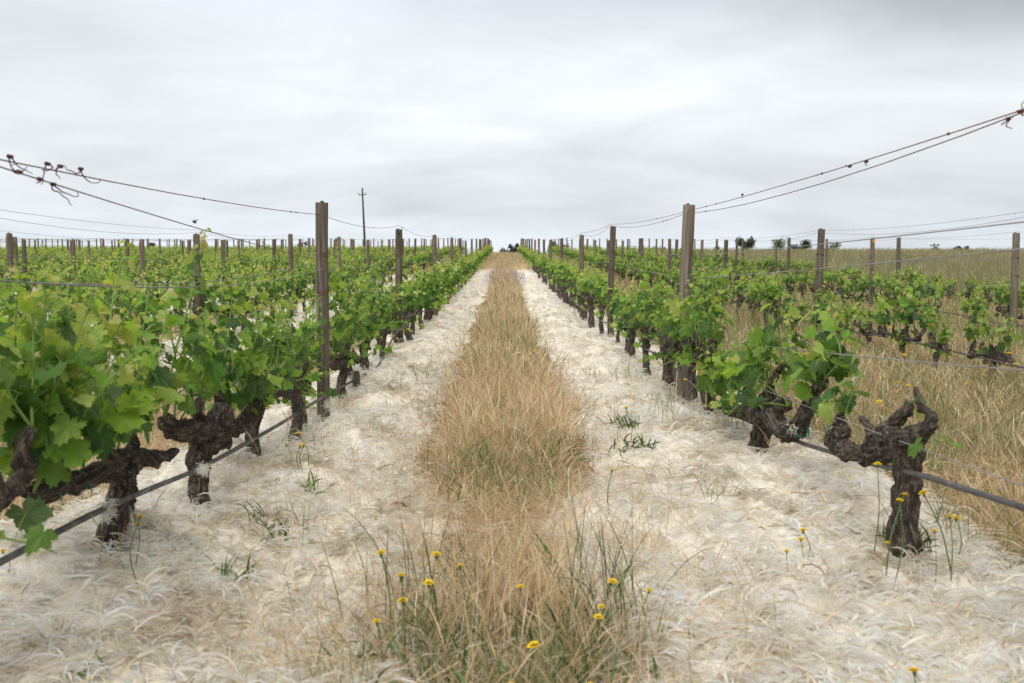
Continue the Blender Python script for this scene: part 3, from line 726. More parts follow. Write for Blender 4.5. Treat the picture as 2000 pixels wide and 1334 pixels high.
# ------------------------------------------------------------------ post positions
def ypost(px, X): return X/ (ray(px, 523).x/ray(px, 523).y)
POSTS = {}
POSTS['L', 0] = [2.15]+[ypost(p, XL) for p in (627, 780, 848, 884)]
POSTS['R', 0] = [2.50]+[ypost(p, XR) for p in (1340, 1192, 1136, 1098)]
POSTS['L', 1] = [ypost(p, ROWS_L[1]) for p in (388, 567, 663, 720)]
POSTS['L', 2] = [ypost(p, ROWS_L[2]) for p in (12, 277, 437, 538)]
POSTS['R', 1] = [7.7]+[ypost(p, ROWS_R[1]) for p in (1597, 1418, 1311, 1254)]
POSTS['R', 2] = [ypost(p, ROWS_R[2]) for p in (1987, 1700, 1540, 1438)]
POSTS['R', 3] = [ypost(p, ROWS_R[3]) for p in (1754, 1617, 1516)]
for k in range(3, 16): POSTS['L', k] = [abs(ROWS_L[k])/.53+random.uniform(0, 4)]
for key, v in POSTS.items():
    v.sort()
    if key[0] == 'R' and key[1] == 0: end = 92
    else: end = 104 if key[0] == 'L' else 96
    while v[-1] < end-6: v.append(v[-1]+5.45+random.uniform(-.25, .25))
ORD = ['first', 'second', 'third', 'fourth', 'fifth', 'sixth', 'seventh', 'eighth', 'ninth', 'tenth', 'eleventh', 'twelfth', 'thirteenth',
       'fourteenth', 'fifteenth', 'sixteenth', 'seventeenth', 'eighteenth', 'nineteenth', 'twentieth', '21st', '22nd', '23rd', '24th']
SIDE = {'L': 'left', 'R': 'right'}
def rowname(key): return '%s row %s of the path' % (ORD[key[1]], SIDE[key[0]])
def rx(key): return (ROWS_L if key[0] == 'L' else ROWS_R)[key[1]]

# ------------------------------------------------------------------ vines
def new_vine(meshes, loc, rz, sc, label, parts=True):
    e = bpy.data.objects.new('grapevine', None); C.objects.link(e); e.location = loc; e.rotation_euler = (0, 0, rz); e.scale = (sc, sc, sc)
    e.empty_display_size = .2
    tag(e, label, 'grapevine', 'grapevines standing in the trellis rows')
    for nme, me in zip(('trunk', 'foliage', 'shoots'), meshes):
        if me is not None:
            o = bpy.data.objects.new(nme, me); C.objects.link(o); o.parent = e
    return e
def hero(name, X, base_px, limbs_px, knob_px, starts_px, tall_px, label, seed, lush, lens, sizes, extra=(), ties=()):
    b = onX(*base_px, X); z0 = hz(X, b.y); org = np.array([X, b.y, z0])
    dzb = z0-b.z
    def loc(p):
        q = onX(p[0], p[1], X); v = np.array(q)-org; dx = p[2] if len(p) > 2 else 0; v[0] += dx; v[1] -= 0
        v[2] += dzb*max(0, 1-max(v[2]+dzb, 0)/.5)      # the drawn base sits on the real ground
        return v
    limbs = [([loc(p) for p in pts], r) for pts, r in limbs_px]
    first = limbs[0][0][0]; limbs[0][0].insert(0, first-np.array([0, 0, .15])); limbs[0] = (limbs[0][0], [limbs[0][1][0]]+list(limbs[0][1]))
    knobs = [(loc(p), r*.8) for p, r in knob_px]; starts = [(loc(p), d) for p, d in starts_px]
    tall = [[loc(p) for p in pl] for pl in tall_px]
    ms = make_variant(name, limbs, knobs, starts, 0, lush, lens, sizes, seed, .0055, .016, tall)
    e = new_vine(ms, org, 0, 1, label)
    for p in ties:
        q = loc(p); mb = MB(); a = np.linspace(0, 6.28, 12)
        mb.tube(np.stack([q[0]+.032*np.cos(a), q[1]+.006*np.sin(3*a), q[2]+.032*np.sin(a)], 1), .0035, 5, cap=False)
        mb.tube([q+[.02, .0, .02], q+[.035, .02, -.02], q+[.04, .015, -.045]], .0025, 4)
        link('tie', mb.mesh('tie', M_tie), e)
    return e, b.y
up = (0, .1, 1)
hero('heroR1', XR, (1765, 1078),
     [([(1765, 1075), (1765, 1000), (1772, 920), (1770, 862)], [.058, .048, .047, .058]),
      ([(1768, 868), (1715, 880, .02), (1665, 878), (1632, 858), (1648, 828)], [.04, .032, .029, .030, .016]),
      ([(1735, 866), (1725, 840), (1750, 822), (1772, 800), (1776, 786)], [.038, .032, .024, .018, .012]),
      ([(1775, 856), (1800, 842), (1828, 830)], [.04, .028, .016]),
      ([(1812, 838), (1822, 812), (1802, 796), (1790, 772), (1788, 756)], [.022, .018, .017, .012, .009]),
      ([(1650, 845), (1640, 820), (1645, 808)], [.035, .024, .016]),
      ([(1690, 870), (1700, 838), (1680, 815)], [.024, .016, .010])],
     [((1762, 850, -.03), .06), ((1790, 858), .045), ((1628, 850), .05), ((1650, 872), .055), ((1690, 885), .05), ((1735, 850), .042), ((1765, 885), .06), ((1636, 866), .045), ((1712, 868), .05)],
     [((1642, 808), (-.1, .2, 1)), ((1650, 812), (.1, -.1, 1)), ((1645, 815), (-.3, .1, .6))],
     [[(1645, 812), (1640, 790), (1650, 762), (1650, 740)], [(1640, 815), (1632, 800), (1625, 785)], [(1822, 812), (1816, 800), (1806, 790)], [(1750, 830), (1758, 826), (1764, 822)], [(1822, 850), (1824, 876), (1816, 914)]],
     'thick bare-armed old grapevine with few leaves, nearest on the right', 11, 1.15, (.10, .22), .8, ties=[(1626, 838)])
hero('heroR2', XR, (1478, 896),
     [([(1475, 893), (1482, 855), (1490, 822), (1497, 795)], [.064, .054, .052, .065]),
      ([(1500, 805), (1532, 836), (1562, 824), (1583, 780), (1610, 745)], [.05, .05, .042, .027, .016]),
      ([(1490, 805), (1450, 800), (1415, 790), (1388, 765)], [.048, .036, .03, .02]),
      ([(1500, 795), (1503, 762), (1512, 738), (1530, 712)], [.034, .024, .019, .013]),
      ([(1470, 800), (1462, 775), (1458, 760)], [.035, .028, .02])],
     [((1500, 780), .07), ((1528, 788), .062), ((1540, 842), .062), ((1562, 834), .052), ((1475, 808), .058), ((1512, 812), .062), ((1445, 798), .045), ((1465, 790), .05)],
     [((1612, 742), (0, .2, 1)), ((1600, 760), (.2, -.3, 1)), ((1532, 712), (0, 0, 1)), ((1503, 765), (-.2, .1, 1)), ((1458, 760), (0, .2, 1)), ((1462, 765), (-.3, -.2, 1)),
      ((1392, 765), (0, .2, 1)), ((1400, 770), (-.2, 0, 1)), ((1420, 780), (-.2, 0, 1)), ((1480, 780), (-.3, .1, 1)), ((1440, 785), (-.3, .3, 1)), ((1590, 770), (-.4, 0, .8)),
      ((1430, 790), (-.5, 0, .8)), ((1500, 745), (-.2, .2, 1)), ((1525, 720), (-.1, -.2, 1)), ((1405, 760), (-.2, .3, 1)), ((1450, 780), (-.4, 0, .9)), ((1465, 770), (-.5, .2, .9)), ((1415, 775), (-.6, .1, .6)), ((1435, 780), (-.4, -.2, .7)), ((1388, 765), (-.1, -.3, 1)), ((1470, 740), (.2, .2, 1)), ((1445, 760), (.3, 0, 1)), ((1510, 740), (.3, 0, 1)), ((1500, 790), (-.9, .1, .25)), ((1465, 800), (-1, .2, .2)), ((1535, 790), (-.9, -.1, .3)), ((1590, 775), (-.8, .1, .3)), ((1440, 790), (-.9, -.2, .2)), ((1520, 770), (-.7, .1, .5))],
     [[(1606, 745), (1600, 690), (1592, 640), (1594, 585)], [(1400, 770), (1385, 700), (1378, 640), (1372, 592)], [(1500, 760), (1505, 700), (1490, 640)], [(1590, 760), (1640, 700), (1630, 640), (1644, 600)]],
     'big gnarled grapevine with knotted arms and tall leafy shoots on the right mulch', 12, 1.1, (.26, .44), 1.05, ties=[(1568, 838)])
hero('heroL1', XL, (190, 1088),
     [([(188, 1085), (205, 1045), (222, 1000), (240, 950), (238, 905)], [.034, .040, .042, .042, .055]),
      ([(242, 900), (268, 886), (298, 888), (325, 879), (346, 872)], [.048, .036, .03, .022, .013]),
      ([(232, 902), (196, 914), (157, 928), (112, 942), (66, 960)], [.036, .032, .032, .033, .038]),
      ([(225, 900), (206, 872), (205, 862)], [.03, .022, .015]), ([(255, 890), (262, 865), (258, 848)], [.024, .018, .012]),
      ([(120, 938), (118, 900), (126, 880)], [.03, .02, .014])],
     [((228, 890), .05), ((250, 905), .045), ((200, 915), .038), ((150, 932), .045), ((85, 955), .04), ((292, 884), .028)],
     [((205, 864), (.2, .3, 1)), ((205, 864), (-.2, -.2, 1)), ((258, 848), (.1, .3, 1)), ((126, 880), (.2, 0, 1)), ((118, 885), (-.2, -.3, 1)), ((66, 950), (.4, 0, 1)), ((66, 955), (.5, -.3, .7)),
      ((160, 915), (.3, .1, 1)), ((90, 945), (.5, .2, .6)), ((40, 930), (.3, 0, 1)), ((40, 935), (.6, .2, .6)), ((150, 900), (.6, -.2, .7)), ((190, 890), (.5, .1, .8)), ((20, 900), (.4, .1, .8)), ((100, 900), (.5, .2, .9))],
     [[(206, 865), (205, 740), (215, 620), (235, 520), (248, 478)], [(120, 890), (140, 760), (165, 640), (180, 570)], [(60, 940), (35, 780), (30, 640), (40, 520)], [(258, 850), (300, 740), (320, 640), (330, 580)], [(200, 870), (190, 730), (160, 600), (150, 520)], [(30, 900), (70, 750), (90, 610), (80, 530)], [(126, 880), (110, 740), (120, 620), (100, 545)], [(230, 870), (262, 740), (280, 640), (292, 560)]],
     'leaning dark grapevine with short arm stub, nearest on the left', 13, 1.2, (.30, .60), 1.05, ties=[(150, 930), (88, 945)])
hero('heroL2', XL, (388, 966),
     [([(386, 964), (389, 925), (389, 880), (412, 845)], [.044, .042, .048, .07]),
      ([(412, 845), (372, 838), (340, 836), (322, 815)], [.06, .045, .04, .026]), ([(418, 842), (448, 832), (470, 826), (485, 800)], [.06, .045, .038, .024]),
      ([(420, 820), (430, 785), (425, 765)], [.05, .026, .016]), ([(395, 830), (385, 800), (388, 780)], [.03, .02, .014])],
     [((420, 812, .03), .078), ((438, 806), .055), ((402, 832), .06), ((440, 856), .045), ((360, 838), .04), ((335, 835), .04), ((410, 868), .05)],
     [((425, 765), (.2, 0, 1)), ((388, 780), (.3, .2, 1)), ((322, 815), (.1, -.2, 1)), ((322, 815), (.4, .2, 1)), ((485, 800), (.2, .2, 1)), ((485, 800), (.4, -.2, 1)), ((350, 820), (.5, 0, .8)), ((460, 815), (.5, 0, .8)), ((400, 800), (-.3, .1, 1)), ((440, 790), (-.2, .3, 1))],
     [[(322, 815), (340, 700), (372, 580), (385, 510), (402, 448)], [(425, 765), (450, 680), (470, 600), (490, 540)], [(388, 780), (400, 690), (395, 610)], [(340, 820), (345, 720), (330, 620), (345, 545)], [(450, 800), (440, 700), (452, 590), (440, 540)]],
     'gnarled knobbly grapevine, second along the left row, with the tallest shoot', 14, 1.15, (.28, .55), .98)

spots = []
def vine_row(key, y0, y1, step=.97, skip=0.0, ys=None):
    Y = list(ys or []); y = y0 if not Y else Y[-1]+step
    while y < y1: Y.append(y); y += step*random.uniform(.93, 1.07)
    for y in Y:
        if random.random() < skip and y > 8: continue
        spots.append((key, rx(key)+random.gauss(0, .03), y))
vine_row(('L', 0), 0, 98, ys=[2.25, 5.35, 6.2, 7.05])
vine_row(('R', 0), 0, 92, ys=[6.95, 7.65, 8.5, 9.3, 10.1, 11.0])
for k in range(1, 16): vine_row(('L', k), abs(ROWS_L[k])/.56, 103)
vine_row(('R', 1), 6.9, 96, skip=.0); vine_row(('R', 2), 12.2, 94, skip=.03); vine_row(('R', 3), 17.6, 88, skip=.22)
spots = [s for s in spots if bool(in_view(np.array(s[1]), np.array(s[2]), 1.02)) or s[2] < 3]
spots.sort(key=lambda s: math.hypot(s[1], s[2])+(4 if s[0][0] == 'L' and s[0][1] > 0 else 0))
IND = 294; near_s, far_s = spots[:IND], spots[IND:]
LOOKS = {'hiL': 'lush', 'hiR': 'open gnarled', 'midL': 'dense green', 'midR': 'low twisted'}
cnt = {}
def vine_label(key, y, fam):
    ps = [p for p in POSTS[key] if p > 2.9 and abs(rx(key))/p < .53]
    i = sum(1 for p in ps if p < y)
    lo = ps[i-1] if i else 0
    c = cnt.get((key, i), 0); cnt[key, i] = c+1
    rn = 'in the %s row %s of path' % (ORD[key[1]], SIDE[key[0]])
    o = ORD[c] if c < len(ORD) else '%dth' % (c+1)
    rn = '%s %s row' % (ORD[key[1]], SIDE[key[0]])
    if i == 0: return '%s grapevine, %s one before the first post of the %s' % (LOOKS[fam], o, rn)
    return '%s grapevine, %s one past the %s post of the %s' % (LOOKS[fam], o, ORD[i-1] if i-1 < len(ORD) else '%dth' % i, rn)
for key, x, y in sorted(near_s, key=lambda s: (s[0], s[2])):
    d = math.hypot(x, y); fam = ('hi' if d < 11.5 else 'mid')+(key[0])
    nv = {'hiL': 6, 'hiR': 5, 'midL': 6, 'midR': 6}[fam]
    ms = VARS[fam, random.randrange(nv)]
    sc = random.choice((.82, .95, 1.0, 1.04, 1.1))*random.uniform(.95, 1.05)*(.93 if key[0] == 'R' and key[1] > 0 else 1)
    if y < 3: sc = 1.12; ms = VARS['hiR', 2]
    new_vine(ms, (x, y, hz(x, y)), random.gauss(0, .12)+(math.pi if random.random() < .5 else 0), sc, vine_label(key, y, fam))
# everything past those: one merged object
mv, mp, mc, mu, off = [], [], [], [], 0
wv, wp, woff = [], [], 0
def mesh_arrays(me, withcol):
    n = len(me.vertices); co = np.empty(n*3, np.float32); me.vertices.foreach_get('co', co); co = co.reshape(-1, 3)
    lt = np.empty(len(me.polygons), np.int32); me.polygons.foreach_get('loop_total', lt); lp = np.empty(len(me.loops), np.int32); me.loops.foreach_get('vertex_index', lp)
    st = np.concatenate([[0], np.cumsum(lt)[:-1]]); pl = [lp[(st[lt == k][:, None]+np.arange(k))] for k in (3, 4) if (lt == k).any()]
    col = None
    if withcol:
        col = np.empty(n*4, np.float32); me.color_attributes['Col'].data.foreach_get('color', col); col = col.reshape(-1, 4)[:, :3]
    return co, pl, col
LOWA = [(mesh_arrays(VARS['low', i][1], True), mesh_arrays(VARS['low', i][0], False)) for i in range(4)]
LV, LP, LC, MI, off = [], [], [], [], 0
for key, x, y in far_s:
    a, b = LOWA[random.randrange(4)]; th = random.gauss(0, .2)+(math.pi if random.random() < .5 else 0); sc = random.uniform(.9, 1.15)
    ct, s_ = math.cos(th)*sc, math.sin(th)*sc; z = hz(x, y)
    for (co, pl, col), mi in ((a, 0), (b, 1)):
        Vn = np.stack([co[:, 0]*ct-co[:, 1]*s_+x, co[:, 0]*s_+co[:, 1]*ct+y, co[:, 2]*sc+z], 1)
        LV.append(Vn); LC.append(col if col is not None else np.ones((len(co), 3))*.05)
        for p in pl: LP.append(p+off); MI.append(np.full(len(p), mi))
        off += len(co)
tag(link('distant_grapevines', mk_mesh('distant_grapevines', np.concatenate(LV), LP, np.concatenate(LC), mats=[M_leaf_far, M_bark], matidx=np.concatenate(MI))),
    'mass of small green vine rows running up to the crest', 'vineyard', kind='stuff')

# ------------------------------------------------------------------ posts
def post_mesh(name, r, H, seed):
    mb = MB(); rs = random.Random(seed); ax = rs.gauss(0, .006); ay = rs.gauss(0, .006)
    zs = [-.3, 0, .2, .5, .8, 1.1, 1.4, H-.006, H]
    P = [(ax*math.sin(z*3), ay*math.sin(z*2.3), z) for z in zs]; rad = [r*1.05, r*1.04, r*1.02, r*1.0, r, r*.98, r*.97, r*.965, r*.93]
    mb.tube(P, rad, 24, wob=.05); return mb.mesh(name, M_post)
PM = [post_mesh('post%d' % i, .046, 1.6, i) for i in range(5)]
def staple_mesh():
    mb = MB(); a = np.linspace(0, math.pi, 7); mb.tube(np.stack([.016*np.cos(a), a*0, .012*np.sin(a)-.001], 1), .004, 5); mb.tube([(-.02, 0, .004), (.022, .004, .006)], .003, 5); return mb.mesh('staple', M_dark)
ST = staple_mesh()
def wrap_mesh(seed):
    rs = random.Random(seed); mb = MB(); a = np.linspace(0, 6.28*2, 40)
    mb.tube(np.stack([.0475*np.cos(a), .0475*np.sin(a), .012*np.sin(a*.5)+a*.001+.02*np.cos(a)], 1), .0021, 4)
    mb.tube(catmull([(.045, -.02, 0), (.075, -.03, .0), (.085, -.025, -.03), (.065, -.05, -.035)], 4), .002, 4)
    mb.tube(catmull([(-.045, -.03, 0), (-.08, -.04, .012), (-.10, -.03, -.005), (-.09, -.05, .015)], 4), .002, 4); return mb.mesh('wire_tie', M_rust)
WR = [wrap_mesh(i) for i in range(2)]
special = {('L', 0, 1): 'tall grey wooden post nearest on the left, wound with rusty wire', ('R', 0, 1): 'tall grey wooden post nearest on the right, with rusty wire loops',
           ('R', 2, 0): 'weathered post at the far right edge of the photo', ('L', 2, 0): 'weathered post at the far left edge of the photo'}
PT = {}
np_ = 0
for key in sorted(POSTS):
    vis = 0
    for i, y in enumerate(POSTS[key]):
        x = rx(key)+random.gauss(0, .02)
        if i > 0 or key[1] != 0: 
            if not bool(in_view(np.array(x), np.array(y), 1.03)): continue
        z = hz(x, y); sc = random.uniform(.96, 1.02)
        lean = (random.gauss(0, .012), random.gauss(0, .012), random.uniform(0, 6))
        if key == ('L', 0) and i == 1: sc, lean = 1.05, (0, R(.6), 1.0)
        if key == ('R', 0) and i == 1: sc, lean = 1.03, (0, R(-.9), 2.0)
        w = sc*(random.uniform(.9, 1.12) if y < 20 else random.uniform(.9, 1.2))
        inview = bool(in_view(np.array(x), np.array(y), .995))
        if key == ('R', 2) and i == 1 and inview: pass
        o = link('trellis_post', PM[np_ % 5]); np_ += 1
        o.location = (x, y, z); o.rotation_euler = lean; o.scale = (w, w, sc)
        if inview:
            lab = special.get(key+(i,)) or 'weathered wooden post, %s in the %s' % (ORD[vis] if vis < len(ORD) else '%dth' % (vis+1), rowname(key)); vis += 1
        else: lab = 'weathered wooden post just out of frame beside the %s' % rowname(key)
        tag(o, lab, 'post', 'wooden trellis posts')
        if y < 32:
            s = link('staple', ST, o, (0, 0, 1.6))
        if y < 26:
            for kz, zz in enumerate((1.24, .98)):
                q = link('wire_tie', WR[kz], o, (0, 0, zz)); q.rotation_euler = (0, 0, random.uniform(-.4, .4))
        if key == ('R', 2) and abs(y-ypost(1700, rx(key))) < .01:
            mb = MB(); 
            pm_ = mk_mesh('paint_mark', [(-.022, -.0475, 1.50), (.022, -.0475, 1.50), (.03, -.0475, 1.56), (-.005, -.0475, 1.585), (-.028, -.0475, 1.55)], [np.array([[0, 1, 2, 3, 4]])], mats=[M_paint])
            o.rotation_euler = (0, 0, R(15)); q = link('paint_mark', pm_, o)
# a tight group of posts seen end-on at the far left skyline
for i, (px_, dy) in enumerate([(16, 0), (22, 1), (28, -1), (33, 2)]):
    d = ray(px_, 523); t = (76+dy)/d.y; x, y = d.x*t, 76+dy
    o = link('trellis_post', PM[i]); o.location = (x, y, hz(x, y)+.05); o.scale = (2.2, 2.2, 1.05)
    tag(o, '%s brown post from left in the bunch on the far left skyline' % ORD[i], 'post', 'posts bunched on the left skyline')

# short stakes
for (px_, py_, X, h, lab) in [(1312, 800, XR-.02, .30, 'short mossy stake standing just left of the tall right post'), (695, 782, XL+.10, .16, 'short dark stump of a stake in the left mulch')]:
    p = onX(px_, py_, X); mb = MB(); mb.tube([(0, 0, -.1), (.004, 0, h*.5), (0, .004, h-.01), (0, .004, h)], [.034, .033, .032, .026], 12, wob=.3)
    tag(link('wooden_stake', mb.mesh('stake', M_post), None, (p.x, p.y, hz(p.x, p.y))), lab, 'stake')

# ------------------------------------------------------------------ wires and hoses
def wire_pts(key, zoff, sag, y0=None, first=None, dx=0.0):
    ps = [p for p in POSTS[key]]; X = rx(key)+dx; out = []
    if y0 is not None and ps[0] > y0: ps = [y0]+ps
    for i in range(len(ps)-1):
        a, b = ps[i], ps[i+1]; za = hz(X, a)+zoff; zb = hz(X, b)+zoff
        sg = sag*(1 if key[1] > 0 or i > 0 else .6)*random.uniform(.6, 1.3)
        if i == 0 and first: za = first
        n = 8 if a < 40 else 3
        for k in range(n):
            t = k/n; out.append((X, a+(b-a)*t, za*(1-t)+zb*t-4*sg*t*(1-t)))
    out.append((X, ps[-1], hz(X, ps[-1])+zoff)); return out
def add_wire(key, zoff, sag, r, mat, lab, y0=None, first=None, knots=0, dx=0.0):
    P = wire_pts(key, zoff, sag, y0, first, dx); P = np.array(P); P[:, 0] += .006*vn(P[:, 1]*2.1, zoff*9, 0)
    mb = MB(); mb.tube(P, r, 5)
    for _ in range(knots):
        y = random.uniform(P[0, 1]+.3, min(P[-1, 1], 20)); z = np.interp(y, P[:, 1], P[:, 2]); mb.ball((P[0, 0], y, z), (r*2.6, r*4, r*2.6), 6)
    return tag(link('trellis_wire', mb.mesh('wire', mat)), lab, 'wire', 'trellis wires')
L0, R0 = ('L', 0), ('R', 0)
add_wire(L0, 1.59, .05, .0022, M_rust, 'rusty red top wire over the first row left of the path', knots=16, first=1.40)
add_wire(L0, 1.25, .03, .0022, M_rust, 'rusty wire rising toward camera to second height of nearest left post', knots=10, first=1.40, dx=.05)
add_wire(L0, 1.23, .12, .0023, M_galv, 'upper silver catch wire of the first row left of the path', first=1.10, knots=5, dx=-.05)
add_wire(L0, 1.21, .16, .0023, M_galv, 'lower silver catch wire of the first row left of the path', first=1.10, knots=5, dx=.04)
add_wire(L0, .66, .05, .0022, M_galv, 'low silver cordon wire through the leaves of first left row')
add_wire(R0, 1.60, .05, .0022, M_rust, 'rusty red top wire over the first row right of the path', knots=14, first=1.56)
add_wire(R0, 1.58, .085, .0022, M_rust, 'slack rusty wire just under the top one, first right row', knots=8, first=1.56, dx=-.01)
add_wire(R0, 1.24, .015, .0023, M_galv, 'upper silver catch wire of the first row right of the path', first=1.25, dx=.05)
add_wire(R0, 1.06, .03, .0023, M_galv, 'lower silver catch wire of the first row right of the path', first=1.18, dx=.05, knots=4)
add_wire(R0, .60, .04, .0024, M_galv, 'low silver wire crossing the leaves of the first right row', first=.84, dx=-.03)
add_wire(R0, .42, .03, .0022, M_galv, 'lowest thin wire tied along the right vine arms', first=.52, dx=-.05)
for key in sorted(POSTS):
    if key[1] == 0: continue
    y0 = max(2.0, abs(rx(key))/.60); rr = .0018 if key[1] < 4 else .003
    add_wire(key, 1.59, .05, rr, M_galv, 'thin top wire of the %s' % rowname(key), y0=y0, knots=8 if key[1] < 3 else 0)
    if key[1] < 6: add_wire(key, 1.22, .06, rr*1.1, M_galv, 'thin middle wire of the %s' % rowname(key), y0=y0, knots=8 if key[1] < 3 else 0)
    if key[1] < 4: add_wire(key, .98, .06, rr, M_galv, 'thin lower wire of the %s' % rowname(key), y0=y0)
    if key[1] < 2: add_wire(key, 1.56, .10, rr, M_galv, 'slack second top wire of the %s' % rowname(key), y0=y0)

def hose(pts, lab, r=.0105):
    mb = MB(); mb.tube(catmull(pts, 6), r, 8); o = tag(link('drip_hose', mb.mesh('hose', M_hose)), lab, 'hose', 'drip irrigation hoses'); return o
def hp(px_, py_, X): return tuple(onX(px_, py_, X))
XLh, XRh = XL+.07, XR-.03
ptsL = [hp(-120, 1160, XLh), hp(0, 1098, XLh), hp(110, 1040, XLh), hp(205, 993, XLh), hp(300, 952, XLh), hp(395, 912, XLh), hp(500, 855, XLh), hp(560, 820, XLh), hp(640, 770, XLh), hp(700, 738, XLh), hp(740, 712, XLh)]
y = ptsL[-1][1]+1.5
while y < 40: ptsL.append((XLh, y, hz(XLh, y)+.30+random.gauss(0, .015))); y += 1.6
hl = hose(ptsL, 'grey drip hose hanging along the first left vine row')
mb = MB()
for px_ in (112, 260, 300, 640):
    i = np.interp(px_, [110, 205, 300, 395, 500, 640], [2, 3, 4, 5, 6, 8]); P = catmull(ptsL, 6); k = int(i*6); a, b = P[k], P[k+1]; mb.tube([a, a+(b-a)/np.linalg.norm(b-a)*.05], .0108, 8)
link('coupling', mb.mesh('coupling', M_hose), hl)
ptsR = [hp(2120, 1030, XRh), hp(2000, 992, XRh), hp(1900, 960, XRh), hp(1790, 926, XRh), hp(1700, 905, XRh+.05), hp(1620, 882, XRh+.05), hp(1545, 858, XRh+.05), hp(1470, 826, XRh+.05), hp(1400, 792, XRh+.03)]
y = ptsR[-1][1]+1.4
while y < 40: ptsR.append((XRh, y, hz(XRh, y)+.24+random.gauss(0, .015))); y += 1.6
hr = hose(ptsR, 'dark drip hose behind the nearest right grapevine trunk')
for key, zz in ((('R', 1), .30), (('R', 2), .30), (('L', 1), .30), (('R', 3), .28)):
    X = rx(key)-.04; y = abs(X)/.56; P = []
    while y < 42: P.append((X, y, hz(X, y)+zz+random.gauss(0, .02))); y += 1.5
    hose(P, 'thin dark drip hose under the %s' % rowname(key), .009)

# feather tufts caught on the hose
def tuft(loc, lab, n=160, s=.05):
    k = n; P = rng.normal(0, 1, (k, 3))*np.array([.012, .02, .018])*s/.05
    V, q, c = ribbons(P, rng.uniform(0, 6.28, k), rng.uniform(.02, .05, k)*s/.05, rng.uniform(.002, .005, k), rng.normal(-.3, .8, k), pick(FEA[:2]+FEA[4:], k, .05), 3, curl=rng.normal(0, 1, k), droop=rng.normal(.4, .5, k))
    tag(link('feather_tuft', mk_mesh('tuft', V, [q], c, mats=[M_strand]), None, loc), lab, 'feather tuft', 'feather tufts caught on the hoses')
tuft(hp(206, 998, XLh), 'white feather tuft caught on the left hose by the leaning vine', 260, .042)
tuft(hp(398, 918, XLh+.05), 'pale feather tuft hanging from left hose by the second vine', 180, .035)
tuft(hp(642, 790, XLh), 'ragged pale feather tuft on left hose near the tall post', 160, .05)
tuft(hp(1548, 836, XR-.09), 'few white feathers stuck on the big right vine knob', 30, .04)

# dried tendrils on the top wires
def tendril(px_, py_, X, L_, seed, lab):
    r = random.Random(seed); p = onX(px_, py_, X); mb = MB()
    mb.ball((0, 0, 0), (.0045, .012, .0045), 6); a = np.linspace(0, 16, 34)
    mb.tube(np.stack([.0045*np.cos(a), (a-8)*.0018, .0045*np.sin(a)], 1), .0018, 4)
    for k in range(2 if L_ > .05 else 1):
        c = [(0, r.uniform(-.01, .01), 0)]; d = np.array([r.gauss(0, .3), r.gauss(0, .9), -1.0])
        for j in range(6):
            d = d+np.array([r.gauss(0, .5), r.gauss(0, .8), r.gauss(0, .45)]); d /= np.linalg.norm(d); c.append(tuple(np.array(c[-1])+d*L_*.65/5))
        mb.tube(catmull(c, 4), np.linspace(.0024, .0011, 25), 5)
    tag(link('dried_tendril', mb.mesh('tendril', M_tendril), None, p), lab, 'tendril', 'dried tendrils wound on the wires')
XT = XL
for a in [(20, 306, XL, .11, 1, 'dried tendril hanging at the left end of the rusty top wire'), (93, 320, XL, .10, 2, 'thin dried tendril on the top wire, second from left'),
          (118, 325, XL, .07, 3, 'curled dried tendril on the top wire, third from left'), (158, 330, XL, .13, 4, 'large looped dried tendril on left top wire'),
          (38, 336, XL+.05, .10, 5, 'dried tendril dangling straight from lower rusty wire at left edge'), (78, 350, XL+.05, .03, 6, 'small tendril knot on the lower left rusty wire'),
          (104, 360, XL+.05, .14, 7, 'forked long dried tendril below lower left rusty wire'), (1992, 218, XR, .09, 8, 'dried tendril tangle at the right end of top wire'),
          (1970, 232, XR, .06, 9, 'small curled tendril just left of the right end tangle'), (1660, 325, XR, .045, 10, 'wire knot with loose tail midway on the right top wire'),
          (1692, 316, XR, .045, 11, 'tiny hooked tendril right of the midway knot'), (1450, 380, XR, .05, 12, 'short hooked tendril near the tall right post'),
          (380, 433, XL+.05, .06, 13, 'small tendril on rusty wire above the tallest left shoot')]: tendril(*a)

# ------------------------------------------------------------------ yellow flowers
def flower_meshes(seed, h, big=True):
    r = random.Random(seed); st = MB(); P = catmull([(0, 0, 0), (r.gauss(0, .02)*h*3, r.gauss(0, .02)*h*3, h*.5), (r.gauss(0, .06)*h*2, r.gauss(0, .06)*h*2, h)], 4)
    st.tube(P, np.linspace(.0028, .0016, len(P)), 4); top = P[-1]; st.tube([top-[0, 0, .012], top], [.003, .006], 6)
    V, T = [], []
    for ring, (rr, n, el) in enumerate([(.0165, 15, .12), (.012, 12, .45), (.007, 8, .9)]):
        for k in range(n):
            a = 6.283*k/n+ring*.3+r.gauss(0, .06); da = .55*6.283/n/1.0; i = len(V)
            d = np.array([math.cos(a), math.sin(a), 0]); s = np.array([-math.sin(a), math.cos(a), 0])
            rq = rr*r.uniform(.85, 1.1); c = top+np.array([0, 0, .001+ring*.0015])
            V += [c, c+d*rq*math.cos(el)*.8-s*rr*da+[0, 0, rq*math.sin(el)*.8], c+d*rq*math.cos(el)+[0, 0, rq*math.sin(el)-.001], c+d*rq*math.cos(el)*.8+s*rr*da+[0, 0, rq*math.sin(el)*.8]]
            T.append([i, i+1, i+2, i+3])
    return st.mesh('stem', M_stem), mk_mesh('flower', np.array(V), [np.array(T)], mats=[M_petal])
FM = [flower_meshes(i, h) for i, h in enumerate((.12, .20, .28, .36, .45, .16))]; FH = (.12, .20, .28, .36, .45, .16)
GF = 'yellow flowers scattered in the vineyard'
